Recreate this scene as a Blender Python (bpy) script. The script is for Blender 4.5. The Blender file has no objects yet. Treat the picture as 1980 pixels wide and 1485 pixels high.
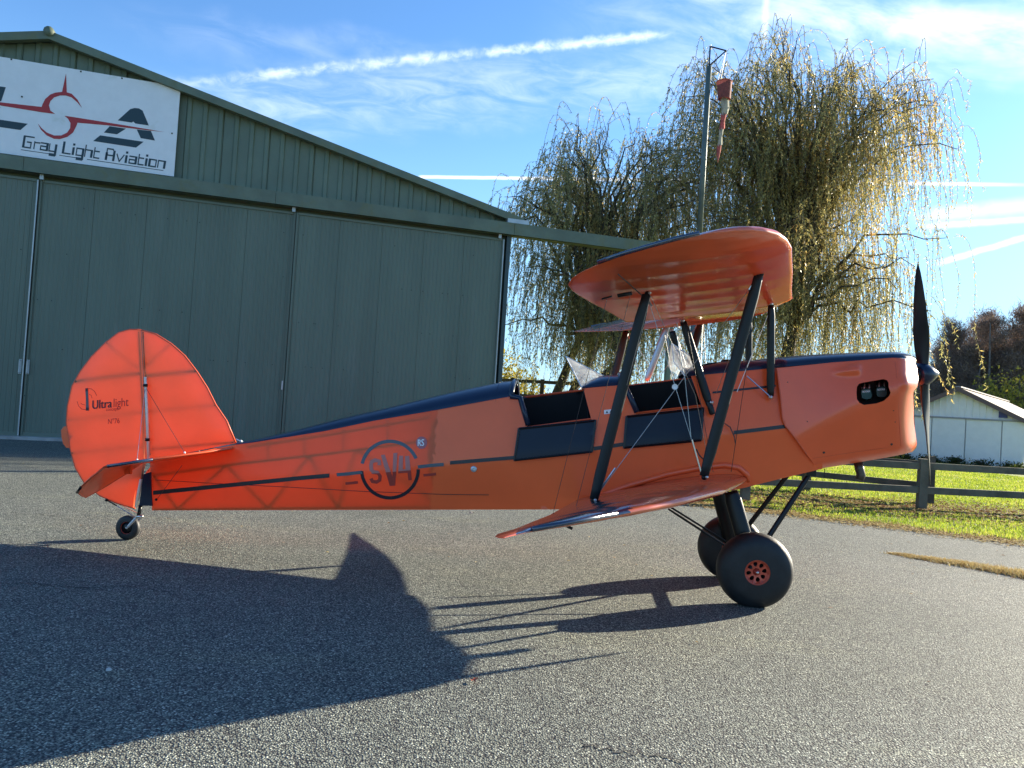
import bpy, bmesh, math, random
import numpy as np
from mathutils import Vector, Matrix
from mathutils.geometry import delaunay_2d_cdt

random.seed(7)
R_ = math.radians
scene = bpy.context.scene
COL = scene.collection

# ------------------------------------------------------------------ camera
CAM_H = 1.35
F_PX = 1487.0
PITCH, ROLL = R_(1.5), R_(3.6)
FW = Vector((0, math.cos(PITCH), math.sin(PITCH)))
R0 = Vector((1, 0, 0)); U0 = Vector((0, -math.sin(PITCH), math.cos(PITCH)))
RT = R0 * math.cos(ROLL) + U0 * math.sin(ROLL)
UP = U0 * math.cos(ROLL) - R0 * math.sin(ROLL)
CC = Vector((0, 0, CAM_H))
cam_d = bpy.data.cameras.new('camera'); cam = bpy.data.objects.new('camera', cam_d); COL.objects.link(cam)
m = Matrix.Identity(4)
for i in range(3):
    m[i][0] = RT[i]; m[i][1] = UP[i]; m[i][2] = -FW[i]; m[i][3] = CC[i]
cam.matrix_world = m
cam_d.sensor_fit = 'HORIZONTAL'; cam_d.sensor_width = 36.0
cam_d.lens = 36.0 * F_PX / 1980.0
cam_d.clip_start = 0.05; cam_d.clip_end = 3000
scene.camera = cam

def ray(x, y):
    return FW * F_PX + RT * (x - 990.0) + UP * (742.5 - y)

# ------------------------------------------------------------------ light
SUN_EL, SUN_AZ = R_(17.3), R_(57.5)
SDIR = Vector((math.sin(SUN_AZ) * math.cos(SUN_EL), math.cos(SUN_AZ) * math.cos(SUN_EL), math.sin(SUN_EL)))
sl = bpy.data.lights.new('sun', 'SUN'); so = bpy.data.objects.new('sun', sl); COL.objects.link(so)
sl.energy = 4.6; sl.angle = R_(0.5); sl.color = (1.0, 0.89, 0.70)
so.rotation_mode = 'QUATERNION'; so.rotation_quaternion = SDIR.to_track_quat('Z', 'Y')
so.location = (30, 20, 20)
scene.view_settings.view_transform = 'Standard'
scene.view_settings.look = 'None'
scene.view_settings.gamma = 1.0
scene.view_settings.use_curve_mapping = False
scene.view_settings.exposure = 1.80

world = bpy.data.worlds.new('World'); scene.world = world; world.use_nodes = True
wt = world.node_tree; wt.nodes.clear()

class NT:
    """tiny helper to write node maths"""
    def __init__(s, t): s.t = t
    def n(s, ty, **kw):
        nd = s.t.nodes.new(ty)
        for k, v in kw.items(): setattr(nd, k, v)
        return nd
    def put(s, sock, v):
        if hasattr(v, 'is_output') or isinstance(v, bpy.types.NodeSocket): s.t.links.new(v, sock)
        else: sock.default_value = v
    def m(s, op, a, b=0.0, c=0.0, clamp=False):
        nd = s.n('ShaderNodeMath', operation=op); nd.use_clamp = clamp
        s.put(nd.inputs[0], a); s.put(nd.inputs[1], b); s.put(nd.inputs[2], c)
        return nd.outputs[0]
    def dot(s, a, b):
        nd = s.n('ShaderNodeVectorMath', operation='DOT_PRODUCT'); s.put(nd.inputs[0], a); s.put(nd.inputs[1], b)
        return nd.outputs['Value']
    def vm(s, op, a, b=(0, 0, 0)):
        nd = s.n('ShaderNodeVectorMath', operation=op); s.put(nd.inputs[0], a); s.put(nd.inputs[1], b)
        return nd.outputs[0]
    def sm(s, x, lo, hi):
        nd = s.n('ShaderNodeMapRange', interpolation_type='SMOOTHSTEP')
        s.put(nd.inputs['Value'], x); s.put(nd.inputs['From Min'], lo); s.put(nd.inputs['From Max'], hi)
        return nd.outputs[0]
    def noise(s, vec, scale=5, detail=3, rough=0.5, dist=0.0):
        nd = s.n('ShaderNodeTexNoise'); s.put(nd.inputs['Vector'], vec)
        nd.inputs['Scale'].default_value = scale; nd.inputs['Detail'].default_value = detail
        nd.inputs['Roughness'].default_value = rough; nd.inputs['Distortion'].default_value = dist
        return nd.outputs['Fac']
    def comb(s, a, b, c=0.0):
        nd = s.n('ShaderNodeCombineXYZ'); s.put(nd.inputs[0], a); s.put(nd.inputs[1], b); s.put(nd.inputs[2], c)
        return nd.outputs[0]
    def mix(s, f, a, b, mode='MIX'):
        nd = s.n('ShaderNodeMix', data_type='RGBA', blend_type=mode)
        s.put(nd.inputs[0], f); s.put(nd.inputs[6], a); s.put(nd.inputs[7], b)
        return nd.outputs[2]
    def ramp(s, f, stops):
        nd = s.n('ShaderNodeValToRGB'); s.put(nd.inputs[0], f)
        e = nd.color_ramp.elements
        while len(e) < len(stops): e.new(0.5)
        for i, (p, c) in enumerate(stops):
            e[i].position = p; e[i].color = tuple(c) + (1,) if len(c) == 3 else c
        return nd.outputs[0]

w = NT(wt)
dirn = w.n('ShaderNodeTexCoord').outputs['Generated']
sky = w.n('ShaderNodeTexSky', sky_type='NISHITA')
sky.sun_disc = False; sky.sun_elevation = SUN_EL; sky.sun_rotation = SUN_AZ
sky.altitude = 100; sky.air_density = 1.0; sky.dust_density = 0.25; sky.ozone_density = 2.2

def streak(p0, p1, wpx, fade0, fade1, amp, seed, soft=1.0, ragged=0.0, ascale=(6, 60), lo=.25, hi=.6, det=4):
    """contrail or cirrus band running along the great circle through two picture directions"""
    d0 = ray(*p0).normalized(); d1 = ray(*p1).normalized()
    nn = d0.cross(d1).normalized(); mid = (d0 + d1).normalized(); tt = nn.cross(mid).normalized()
    L = d1.dot(tt) ; L0 = d0.dot(tt)
    if L < L0: tt = -tt; L = d1.dot(tt); L0 = d0.dot(tt)
    u = w.dot(dirn, tuple(tt)); v = w.dot(dirn, tuple(nn)); front = w.dot(dirn, tuple(mid))
    nz = w.noise(w.comb(w.m('MULTIPLY', u, ascale[0]), w.m('MULTIPLY', v, ascale[1] * .35), seed), 3.0, 3)
    vd = w.m('ADD', v, w.m('MULTIPLY', w.m('SUBTRACT', nz, .5), ragged))
    wid = wpx / F_PX
    a = w.m('SUBTRACT', 1.0, w.sm(w.m('ABSOLUTE', vd), wid * (1 - soft) * .5, wid))
    b = w.m('MULTIPLY', w.sm(u, L0 - fade0, L0 + fade0), w.m('SUBTRACT', 1.0, w.sm(u, L - fade1, L + fade1)))
    tx = w.sm(w.noise(w.comb(w.m('MULTIPLY', w.m('ADD', u, w.m('MULTIPLY', v, 1.2)), ascale[0]), w.m('MULTIPLY', w.m('SUBTRACT', v, w.m('MULTIPLY', u, .25)), ascale[1]), seed + 3.3), 1.0, det, .6, .6), lo, hi)
    r = w.m('MULTIPLY', w.m('MULTIPLY', a, b), tx)
    r = w.m('MULTIPLY', r, w.m('GREATER_THAN', front, .1))
    return w.m('MULTIPLY', r, amp)

masks = [
    streak((400, 156), (1290, 66), 12, .12, .03, .58, 1.0, 1.0, .011, (30, 60), .22, .72, 6),
    streak((330, 215), (1380, 150), 88, .10, .12, .40, 4.0, 1.0, .030, (12, 46), .25, .90, 7),
    streak((812, 342), (1945, 357), 4.5, .004, .05, .85, 2.0, .8, .001, (20, 40), .0, .35),
    streak((1250, 40), (2300, 85), 105, .14, .3, .62, 9.0, 1.0, .060, (7, 26), .28, .78, 7),
    streak((1480, 20), (2300, 100), 40, .1, .3, .55, 12.0, 1.0, .040, (7, 22), .30, .62, 6),
    streak((1785, 418), (2100, 386), 19, .02, .2, .62, 6.0, 1.0, .006, (14, 30), .1, .5),
    streak((1790, 438), (2100, 416), 8, .012, .1, .70, 7.0, 1.0, .003, (20, 30), .1, .4),
    streak((1820, 507), (2080, 430), 7, .01, .05, .8, 8.0, .9, .004, (20, 30), .1, .4),
    streak((1484, -60), (1478, 82), 9, .02, .01, .40, 5.0, 1.0, .004, (40, 30), .1, .5),
    streak((330, 60), (900, 130), 50, .1, .1, .14, 15.0, 1.0, .04, (8, 24), .35, .8, 6),
]
msum = masks[0]
for k in masks[1:]:
    msum = w.m('SUBTRACT', 1.0, w.m('MULTIPLY', w.m('SUBTRACT', 1.0, msum), w.m('SUBTRACT', 1.0, k)))
hsv = w.n('ShaderNodeHueSaturation'); hsv.inputs['Saturation'].default_value = 1.08
wt.links.new(sky.outputs[0], hsv.inputs['Color'])
zc = w.n('ShaderNodeSeparateXYZ'); wt.links.new(dirn, zc.inputs[0])
lowf = w.m('MULTIPLY', w.m('SUBTRACT', 1.0, w.sm(zc.outputs[2], 0.0, .42)), .78)
base = w.mix(lowf, w.mix(1.0, hsv.outputs[0], (.71, .90, 1.09, 1), 'MULTIPLY'), (1.85, 3.30, 4.8, 1))
skyc = w.mix(msum, base, (6.0, 6.4, 7.0, 1))
bg = w.n('ShaderNodeBackground'); wt.links.new(skyc, bg.inputs[0]); bg.inputs[1].default_value = 0.080
wo = w.n('ShaderNodeOutputWorld'); wt.links.new(bg.outputs[0], wo.inputs[0])

# ------------------------------------------------------------------ materials
MATS = {}
def mat(name, col, rough=.6, metal=0.0, var=0.0, vscale=4.0, bump=0.0, bscale=30.0, trans=0.0, coat=0.0, dirt=None, spec=.5, stretch=None, bdist=.01, crough=.12, tint=None):
    if name in MATS: return MATS[name]
    M = bpy.data.materials.new(name); M.use_nodes = True; t = M.node_tree; t.nodes.clear(); q = NT(t)
    out = q.n('ShaderNodeOutputMaterial'); p = q.n('ShaderNodeBsdfPrincipled')
    tc = q.n('ShaderNodeTexCoord').outputs['Object']
    if stretch: tc = q.vm('MULTIPLY', tc, stretch)
    c = tuple(col) + (1,)
    if var:
        nz = q.noise(tc, vscale, 5, .6)
        c2 = tuple(min(1, k * (1 + var)) for k in col) + (1,); c1 = tuple(k * (1 - var) for k in col) + (1,)
        c = q.mix(q.sm(nz, .3, .7), c1, c2)
    if dirt:
        dc, lo, hi, ds = dirt
        c = q.mix(q.sm(q.noise(tc, ds, 6, .65, .4), lo, hi), c, tuple(dc) + (1,))
    q.put(p.inputs['Base Color'], c)
    p.inputs['Roughness'].default_value = rough; p.inputs['Metallic'].default_value = metal
    p.inputs['Coat Weight'].default_value = coat; p.inputs['Coat Roughness'].default_value = crough
    if tint: p.inputs['Specular Tint'].default_value = tuple(tint) + (1,)
    p.inputs['Specular IOR Level'].default_value = spec
    nrm = None
    if bump:
        b = q.n('ShaderNodeBump'); b.inputs['Strength'].default_value = bump; b.inputs['Distance'].default_value = bdist
        q.put(b.inputs['Height'], q.noise(tc, bscale, 4)); nrm = b.outputs[0]; q.put(p.inputs['Normal'], nrm)
    sh = p.outputs[0]
    if trans:
        tr = q.n('ShaderNodeBsdfTranslucent'); q.put(tr.inputs[0], c)
        mx = q.n('ShaderNodeMixShader'); mx.inputs[0].default_value = trans
        t.links.new(sh, mx.inputs[1]); t.links.new(tr.outputs[0], mx.inputs[2]); sh = mx.outputs[0]
    t.links.new(sh, out.inputs[0]); MATS[name] = M
    return M

ORANGE = (.90, .150, .042)
m_fab = mat('orange_fabric', ORANGE, .42, var=.05, vscale=2, bump=.10, bscale=9, trans=.36, coat=.4, crough=.16, spec=.8, tint=(1.0, .5, .35))
m_tail = mat('orange_tail_fabric', (.90, .23, .090), .45, var=.04, vscale=3, bump=.08, bscale=9, trans=.40, coat=.3)
m_fab2 = mat('orange_fabric_over_plywood', (.93, .125, .030), .40, var=.05, vscale=2, bump=.06, bscale=9, coat=.4, crough=.16, spec=.8, tint=(1.0, .5, .35))
m_cowl = mat('orange_paint', (.90, .115, .028), .34, var=.04, vscale=3, bump=.04, bscale=14, coat=.4)
m_edge = mat('orange_edge_tape', (.70, .085, .02), .45, coat=.2)
m_navy = mat('navy_paint', (.006, .018, .045), .28, var=.1, bump=.03, bscale=10, coat=.12, spec=.4)
m_door = mat('navy_door_paint', (.004, .010, .024), .30, var=.1, bump=.05, bscale=5, spec=.28)
m_black = mat('black_paint', (.005, .006, .008), .30, var=.15, spec=.32)
m_blackm = mat('matt_black_lining', (.006, .008, .012), .8)
m_stripe = mat('black_stripe_film', (.012, .014, .02), .35)
m_greyf = mat('grey_film', (.075, .10, .115), .4)
m_sheenf = mat('dark_red_film_sky_sheen', (.50, .17, .14), .45)  # letter film with the sky's reflection put into its colour
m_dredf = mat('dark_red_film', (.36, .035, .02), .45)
m_steel = mat('brushed_steel', (.62, .62, .60), .28, 1.0)
m_wire = mat('steel_wire', (.42, .42, .40), .35, .8)
m_wired = mat('dark_cable', (.04, .035, .035), .5, .3)
m_silver = mat('silver_paint', (.45, .47, .50), .35, .6)
m_rubber = mat('rubber', (.009, .011, .013), .55, var=.35, vscale=9, bump=.15, bscale=40, dirt=((.05, .045, .038), .60, .78, 7), spec=.5)
m_rim = mat('orange_rim', (.62, .10, .055), .35, .3, coat=.3)
m_frame = mat('tube_frame', (.06, .05, .05), .6)
m_white = mat('white_film', (.8, .8, .8), .5)
m_head = mat('green_engine_cover', (.02, .06, .055), .45, .2)
m_ink = mat('dark_print', (.025, .02, .03), .5)
m_inkr = mat('red_print', (.30, .03, .025), .5)

def plexi():
    M = bpy.data.materials.new('clear_plexiglass'); M.use_nodes = True; t = M.node_tree; t.nodes.clear(); q = NT(t)
    out = q.n('ShaderNodeOutputMaterial')
    a = q.n('ShaderNodeBsdfTransparent'); a.inputs[0].default_value = (.93, .95, .95, 1)
    g = q.n('ShaderNodeBsdfGlossy'); g.inputs['Roughness'].default_value = .08
    d = q.n('ShaderNodeBsdfTranslucent'); d.inputs[0].default_value = (.9, .9, .9, 1)
    d2 = q.n('ShaderNodeBsdfDiffuse'); d2.inputs[0].default_value = (.75, .78, .78, 1)
    nz = q.sm(q.noise(q.n('ShaderNodeTexCoord').outputs['Object'], 14, 4), .3, .75)
    m1 = q.n('ShaderNodeMixShader'); m1.inputs[0].default_value = .5; t.links.new(d.outputs[0], m1.inputs[1]); t.links.new(d2.outputs[0], m1.inputs[2])
    m2 = q.n('ShaderNodeMixShader'); q.put(m2.inputs[0], q.m('ADD', .34, q.m('MULTIPLY', nz, .10))); t.links.new(a.outputs[0], m2.inputs[1]); t.links.new(m1.outputs[0], m2.inputs[2])
    m3 = q.n('ShaderNodeMixShader'); m3.inputs[0].default_value = .09; t.links.new(m2.outputs[0], m3.inputs[1]); t.links.new(g.outputs[0], m3.inputs[2])
    t.links.new(m3.outputs[0], out.inputs[0]); return M
m_plexi = plexi()

# ------------------------------------------------------------------ builders
def mobj(name, V, F, mt, parent=None, smooth=False, **props):
    me = bpy.data.meshes.new(name)
    me.from_pydata([tuple(v) for v in V], [], [tuple(f) for f in F]); me.update()
    if smooth: me.shade_smooth()
    if isinstance(mt, (list, tuple)):
        for k in mt: me.materials.append(k)
    elif mt: me.materials.append(mt)
    o = bpy.data.objects.new(name, me); COL.objects.link(o)
    if parent: o.parent = parent
    for k, v in props.items(): o[k] = v
    return o

class MB:
    def __init__(s): s.V = []; s.F = []
    def add(s, V, F):
        b = len(s.V); s.V += [tuple(v) for v in V]; s.F += [tuple(i + b for i in f) for f in F]; return s
    def box(s, c, sz, M=None):
        x, y, z = [k / 2 for k in sz]; c = Vector(c)
        V = [Vector((a * x, b * y, d * z)) for a in (-1, 1) for b in (-1, 1) for d in (-1, 1)]
        if M is not None: V = [M @ v for v in V]
        V = [v + c for v in V]
        return s.add(V, [(0, 1, 3, 2), (4, 6, 7, 5), (0, 4, 5, 1), (2, 3, 7, 6), (0, 2, 6, 4), (1, 5, 7, 3)])
    def tube(s, pts, r, n=8, cap=True):
        pts = [Vector(p) for p in pts]; rs = r if isinstance(r, (list, tuple)) else [r] * len(pts)
        V = []; 
        up = None
        for i, p in enumerate(pts):
            d = (pts[min(i + 1, len(pts) - 1)] - pts[max(i - 1, 0)]).normalized()
            if up is None:
                up = Vector((0, 0, 1)) if abs(d.z) < .9 else Vector((1, 0, 0))
            x = d.cross(up).normalized(); y = x.cross(d).normalized(); up = y
            for k in range(n):
                a = 2 * math.pi * k / n; V.append(p + (x * math.cos(a) + y * math.sin(a)) * rs[i])
        F = []
        for i in range(len(pts) - 1):
            for k in range(n):
                F.append((i * n + k, i * n + (k + 1) % n, (i + 1) * n + (k + 1) % n, (i + 1) * n + k))
        if cap: F += [tuple(range(n))[::-1], tuple(range((len(pts) - 1) * n, len(pts) * n))]
        return s.add(V, F)
    def strut(s, p0, p1, chord, thick, cd=Vector((1, 0, 0)), n=14, taper=.55):
        """streamlined strut: elliptical section, chord along cd, narrowing at both ends"""
        p0 = Vector(p0); p1 = Vector(p1); ax = (p1 - p0).normalized()
        x = (cd - ax * cd.dot(ax)).normalized(); y = ax.cross(x)
        V = []; st = [(0, taper), (.05, .85), (.12, 1), (.5, 1), (.88, 1), (.95, .85), (1, taper)]
        for t, k in st:
            c = p0.lerp(p1, t)
            for j in range(n):
                a = 2 * math.pi * j / n
                V.append(c + x * math.cos(a) * chord / 2 * k + y * math.sin(a) * thick / 2 * k)
        F = []
        for i in range(len(st) - 1):
            for j in range(n): F.append((i * n + j, i * n + (j + 1) % n, (i + 1) * n + (j + 1) % n, (i + 1) * n + j))
        F += [tuple(range(n))[::-1], tuple(range((len(st) - 1) * n, len(st) * n))]
        return s.add(V, F)
    def lathe(s, prof, c, axis, n=32):
        """prof: (along, radius)"""
        c = Vector(c); ax = Vector(axis).normalized()
        x = ax.cross(Vector((0, 0, 1)) if abs(ax.z) < .9 else Vector((1, 0, 0))).normalized(); y = ax.cross(x)
        V = []
        for t, r in prof:
            for k in range(n):
                a = 2 * math.pi * k / n; V.append(c + ax * t + (x * math.cos(a) + y * math.sin(a)) * max(r, 1e-4))
        F = []
        for i in range(len(prof) - 1):
            for k in range(n): F.append((i * n + k, i * n + (k + 1) % n, (i + 1) * n + (k + 1) % n, (i + 1) * n + k))
        return s.add(V, F)
    def obj(s, name, mt, parent=None, smooth=False, **p): return mobj(name, s.V, s.F, mt, parent, smooth, **p)

def empty(name, loc, rz=0, **props):
    o = bpy.data.objects.new(name, None); COL.objects.link(o); o.location = loc; o.rotation_euler = (0, 0, rz)
    for k, v in props.items(): o[k] = v
    return o

def fix_normals(o):
    bm = bmesh.new(); bm.from_mesh(o.data); bmesh.ops.recalc_face_normals(bm, faces=bm.faces[:]); bm.to_mesh(o.data); bm.free()

def interp(tab):
    xs = [t[0] for t in tab]; ys = [t[1] for t in tab]
    return lambda x: float(np.interp(x, xs, ys))

def pip(x, y, poly):
    c = False; j = len(poly) - 1
    for i in range(len(poly)):
        xi, yi = poly[i]; xj, yj = poly[j]
        if (yi > y) != (yj > y) and x < (xj - xi) * (y - yi) / (yj - yi) + xi: c = not c
        j = i
    return c

def tri2d(outer, holes=(), step=8.0, lines=()):
    """triangulate a flat outline (with holes and inner crease lines) on a grid"""
    P = []; E = []
    def dens(pl, closed=True):
        out = []
        n = len(pl)
        for i in range(n if closed else n - 1):
            a = pl[i]; b = pl[(i + 1) % n]; L = math.hypot(b[0] - a[0], b[1] - a[1]); k = max(1, int(L / step))
            for j in range(k): out.append((a[0] + (b[0] - a[0]) * j / k, a[1] + (b[1] - a[1]) * j / k))
        if not closed: out.append(pl[-1])
        return out
    for lp in [outer] + list(holes):
        d = dens(lp); b = len(P); P += d; E += [(b + i, b + (i + 1) % len(d)) for i in range(len(d))]
    for ln in lines:
        d = dens(ln, False); b = len(P); P += d; E += [(b + i, b + i + 1) for i in range(len(d) - 1)]
    x0 = min(p[0] for p in outer); x1 = max(p[0] for p in outer); y0 = min(p[1] for p in outer); y1 = max(p[1] for p in outer)
    y = y0 + step * .5; r = 0
    while y < y1:
        x = x0 + step * (.5 if r % 2 else 1.0)
        while x < x1:
            if pip(x, y, outer) and not any(pip(x, y, h) for h in holes): P.append((x, y))
            x += step
        y += step; r += 1
    v, e, f, _, _, _ = delaunay_2d_cdt([Vector(p) for p in P], E, [], 0, 1e-4)
    F = []
    for t in f:
        cx = sum(v[i].x for i in t) / len(t); cy = sum(v[i].y for i in t) / len(t)
        if pip(cx, cy, outer) and not any(pip(cx, cy, h) for h in holes): F.append(tuple(t))
    return [(p.x, p.y) for p in v], F

def clip_half(poly, a, b, keep_below=True):
    """keep the part of a polygon below (larger y) or above the line a-b"""
    def sd(p):
        yl = a[1] + (b[1] - a[1]) * (p[0] - a[0]) / (b[0] - a[0]); return (p[1] - yl) * (1 if keep_below else -1)
    out = []
    for i in range(len(poly)):
        p = poly[i]; q = poly[(i + 1) % len(poly)]; sp = sd(p); sq = sd(q)
        if sp >= 0: out.append(p)
        if sp * sq < 0:
            t = sp / (sp - sq); out.append((p[0] + (q[0] - p[0]) * t, p[1] + (q[1] - p[1]) * t))
    return out

def stroke_poly(pts, wd):
    """flat polygon of a thick polyline"""
    L = []; Rr = []
    n = len(pts)
    for i in range(n):
        a = pts[max(i - 1, 0)]; b = pts[min(i + 1, n - 1)]; dx, dy = b[0] - a[0], b[1] - a[1]; l = math.hypot(dx, dy) or 1
        nx, ny = -dy / l * wd / 2, dx / l * wd / 2
        L.append((pts[i][0] + nx, pts[i][1] + ny)); Rr.append((pts[i][0] - nx, pts[i][1] - ny))
    return L + Rr[::-1]

def font_mesh(txt, size=1.0):
    cu = bpy.data.curves.new('lettering', 'FONT'); cu.body = txt; cu.size = size; cu.resolution_u = 4
    o = bpy.data.objects.new('lettering', cu); COL.objects.link(o)
    dg = bpy.context.evaluated_depsgraph_get(); dg.update(); me = o.evaluated_get(dg).to_mesh()
    V = [(v.co.x, v.co.y) for v in me.vertices]; F = [tuple(p.vertices) for p in me.polygons]
    o.evaluated_get(dg).to_mesh_clear(); bpy.data.objects.remove(o); bpy.data.curves.remove(cu)
    return V, F

def ground_at(x, y, z=0.0):
    d = ray(x, y); t = (z - CAM_H) / d.z; return CC + d * t

# ================================================================== SETTING
def nodes_mat(name):
    M = bpy.data.materials.new(name); M.use_nodes = True; t = M.node_tree; t.nodes.clear(); return M, t, NT(t)

def asphalt():
    M, t, q = nodes_mat('weathered_asphalt')
    out = q.n('ShaderNodeOutputMaterial'); p = q.n('ShaderNodeBsdfPrincipled'); tc = q.n('ShaderNodeTexCoord').outputs['Object']
    vo = q.n('ShaderNodeTexVoronoi'); vo.inputs['Scale'].default_value = 112; q.put(vo.inputs['Vector'], tc)
    sep = q.n('ShaderNodeSeparateColor'); t.links.new(vo.outputs['Color'], sep.inputs[0])
    stone = q.ramp(sep.outputs[0], [(0, (.076, .088, .080)), (.28, (.150, .166, .145)), (.66, (.255, .277, .230)), (.90, (.40, .42, .345)), (1, (.72, .74, .62))])
    tar = q.mix(q.sm(vo.outputs['Distance'], .35, .75), stone, (.035, .036, .038, 1))
    big = q.sm(q.noise(tc, .55, 6, .6, .3), .3, .7)
    c = q.mix(q.m('ADD', .25, q.m('MULTIPLY', big, .5)), tar, q.mix(1.0, tar, (.64, .65, .64, 1), 'MULTIPLY'))
    c = q.mix(q.m('MULTIPLY', q.sm(q.noise(tc, 3.0, 6, .7), .45, .8), .35), c, q.mix(1.0, c, (1.45, 1.38, 1.2, 1), 'MULTIPLY'))
    c = q.mix(q.m('MULTIPLY', q.sm(q.noise(tc, .23, 7, .62, .8), .50, .72), .45), c, q.mix(1.0, c, (.62, .64, .66, 1), 'MULTIPLY'))
    c = q.mix(q.m('MULTIPLY', q.sm(q.noise(q.vm('MULTIPLY', tc, (.35, 1.6, 1)), 1.1, 7, .68, .6), .52, .74), .55), c, q.mix(1.0, c, (1.40, 1.36, 1.12, 1), 'MULTIPLY'))
    c = q.mix(q.m('MULTIPLY', q.sm(q.noise(tc, 1.9, 3, .5, .3), .70, .76), .55), c, (.07, .07, .072, 1))
    # fine sand grains
    c = q.mix(q.sm(q.noise(tc, 260, 2, .5), .62, .72), c, (.30, .29, .26, 1))
    q.put(p.inputs['Base Color'], c); p.inputs['Roughness'].default_value = .78
    p.inputs['Specular IOR Level'].default_value = .35
    b = q.n('ShaderNodeBump'); b.inputs['Strength'].default_value = .95; b.inputs['Distance'].default_value = .006
    hgt = q.m('ADD', q.m('MULTIPLY', q.m('SUBTRACT', 1.0, vo.outputs['Distance']), 1.0), q.m('MULTIPLY', sep.outputs[1], .8))
    q.put(b.inputs['Height'], hgt); q.put(p.inputs['Normal'], b.outputs[0])
    t.links.new(p.outputs[0], out.inputs[0]); return M

def lawn():
    M, t, q = nodes_mat('grass_ground')
    out = q.n('ShaderNodeOutputMaterial'); p = q.n('ShaderNodeBsdfPrincipled'); tc = q.n('ShaderNodeTexCoord').outputs['Object']
    n1 = q.noise(tc, .8, 6, .65); n2 = q.noise(tc, 18, 4, .7)
    c = q.ramp(n1, [(.3, (.16, .21, .03)), (.55, (.24, .28, .04)), (.75, (.30, .27, .07))])
    c = q.mix(q.sm(n2, .4, .75), c, (.30, .31, .06, 1))
    q.put(p.inputs['Base Color'], c); p.inputs['Roughness'].default_value = .9
    b = q.n('ShaderNodeBump'); b.inputs['Strength'].default_value = .8; b.inputs['Distance'].default_value = .04
    q.put(b.inputs['Height'], n2); q.put(p.inputs['Normal'], b.outputs[0]); t.links.new(p.outputs[0], out.inputs[0]); return M

m_asph = asphalt(); m_lawn = lawn()
mobj('ground', [(-900, -300, -.012), (900, -300, -.012), (900, 1500, -.012), (-900, 1500, -.012)], [(0, 1, 2, 3)], m_lawn, kind='structure')

EDGE = [(-.9, 19.6), (-.4, 16.2), (.6, 14.2), (1.8, 12.6), (2.97, 11.82), (3.89, 11.42), (5.2, 10.6), (6.55, 9.7), (9.0, 8.0), (13, 5.4), (22, .5), (40, -9)]
def edge_pts():
    out = []; rnd = random.Random(3)
    for i in range(len(EDGE) - 1):
        a, b = EDGE[i], EDGE[i + 1]; n = max(2, int(math.hypot(b[0] - a[0], b[1] - a[1]) / .12)) if i < 9 else 4
        for k in range(n):
            t = k / n; out.append((a[0] + (b[0] - a[0]) * t + rnd.uniform(-.035, .035), a[1] + (b[1] - a[1]) * t + rnd.uniform(-.035, .035)))
    return out + [EDGE[-1]]
ep = edge_pts()
outer = [(-60, -12), (40, -12)] + ep[::-1] + [(-60, 3.0)]
v2, f2 = tri2d(outer, step=200)
mobj('asphalt_apron', [(x, y, 0.0) for x, y in v2], f2, m_asph, kind='structure')

# ---------------------------------------------------------------- hangar
HA = ground_at(36, 848); HYAW = R_(17.0)
he = Vector((math.cos(HYAW), math.sin(HYAW), 0)); hn = Vector((math.sin(HYAW), -math.cos(HYAW), 0))   # along, outwards
def FL(x, y, off=0.0):
    """picture point on the facade -> local (along, height) of the hangar front, off metres proud"""
    P0 = HA + hn * off; d = ray(x, y); t = (P0 - CC).dot(hn) / d.dot(hn); q = CC + d * t - HA
    return q.dot(he), q.z
m_clad = mat('green_sheet_metal', (.118, .160, .116), .48, .0, var=.10, vscale=1.2, bump=.04, bscale=6, dirt=((.085, .105, .075), .62, .85, 1.5))
m_clad2 = mat('green_door_metal', (.118, .155, .118), .45, .0, var=.09, vscale=.7, bump=.08, bscale=1.3, dirt=((.155, .185, .155), .55, .80, .9), stretch=(2.2, 2.2, .30))
m_beam = mat('mossy_green_beam', (.118, .152, .108), .55, var=.15, vscale=2, bump=.15, bscale=12, dirt=((.13, .14, .065), .50, .72, 1.8))
m_trim = mat('galvanised_trim', (.42, .45, .46), .4, .5, var=.1)
m_dark = mat('dark_gap', (.02, .03, .028), .7)
hangar = empty('hangar', HA, HYAW, label='large green metal aircraft hangar with tall sliding doors, a white sign under its gable', category='hangar')
# local frame: x along facade, -y outwards, z up
rx, rz = FL(100, 70); ex, ez = FL(1008, 428)
SL = (rz - ez) / (ex - rx)
LXE = rx - (ex - rx)                     # left eave, out of frame
roof_z = lambda x: rz - abs(x - rx) * SL
bt = [FL(0, 294, .25), FL(336, 342, .25), FL(900, 422, .25), FL(1240, 464, .25)]
bb = [FL(0, 325, .25), FL(572, 404, .25), FL(900, 444, .25), FL(1240, 480, .25)]
BT = sum(k[1] for k in bt) / 4; BB = sum(k[1] for k in bb) / 4
beam_end = FL(1330, 480, .25)[0]
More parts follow.
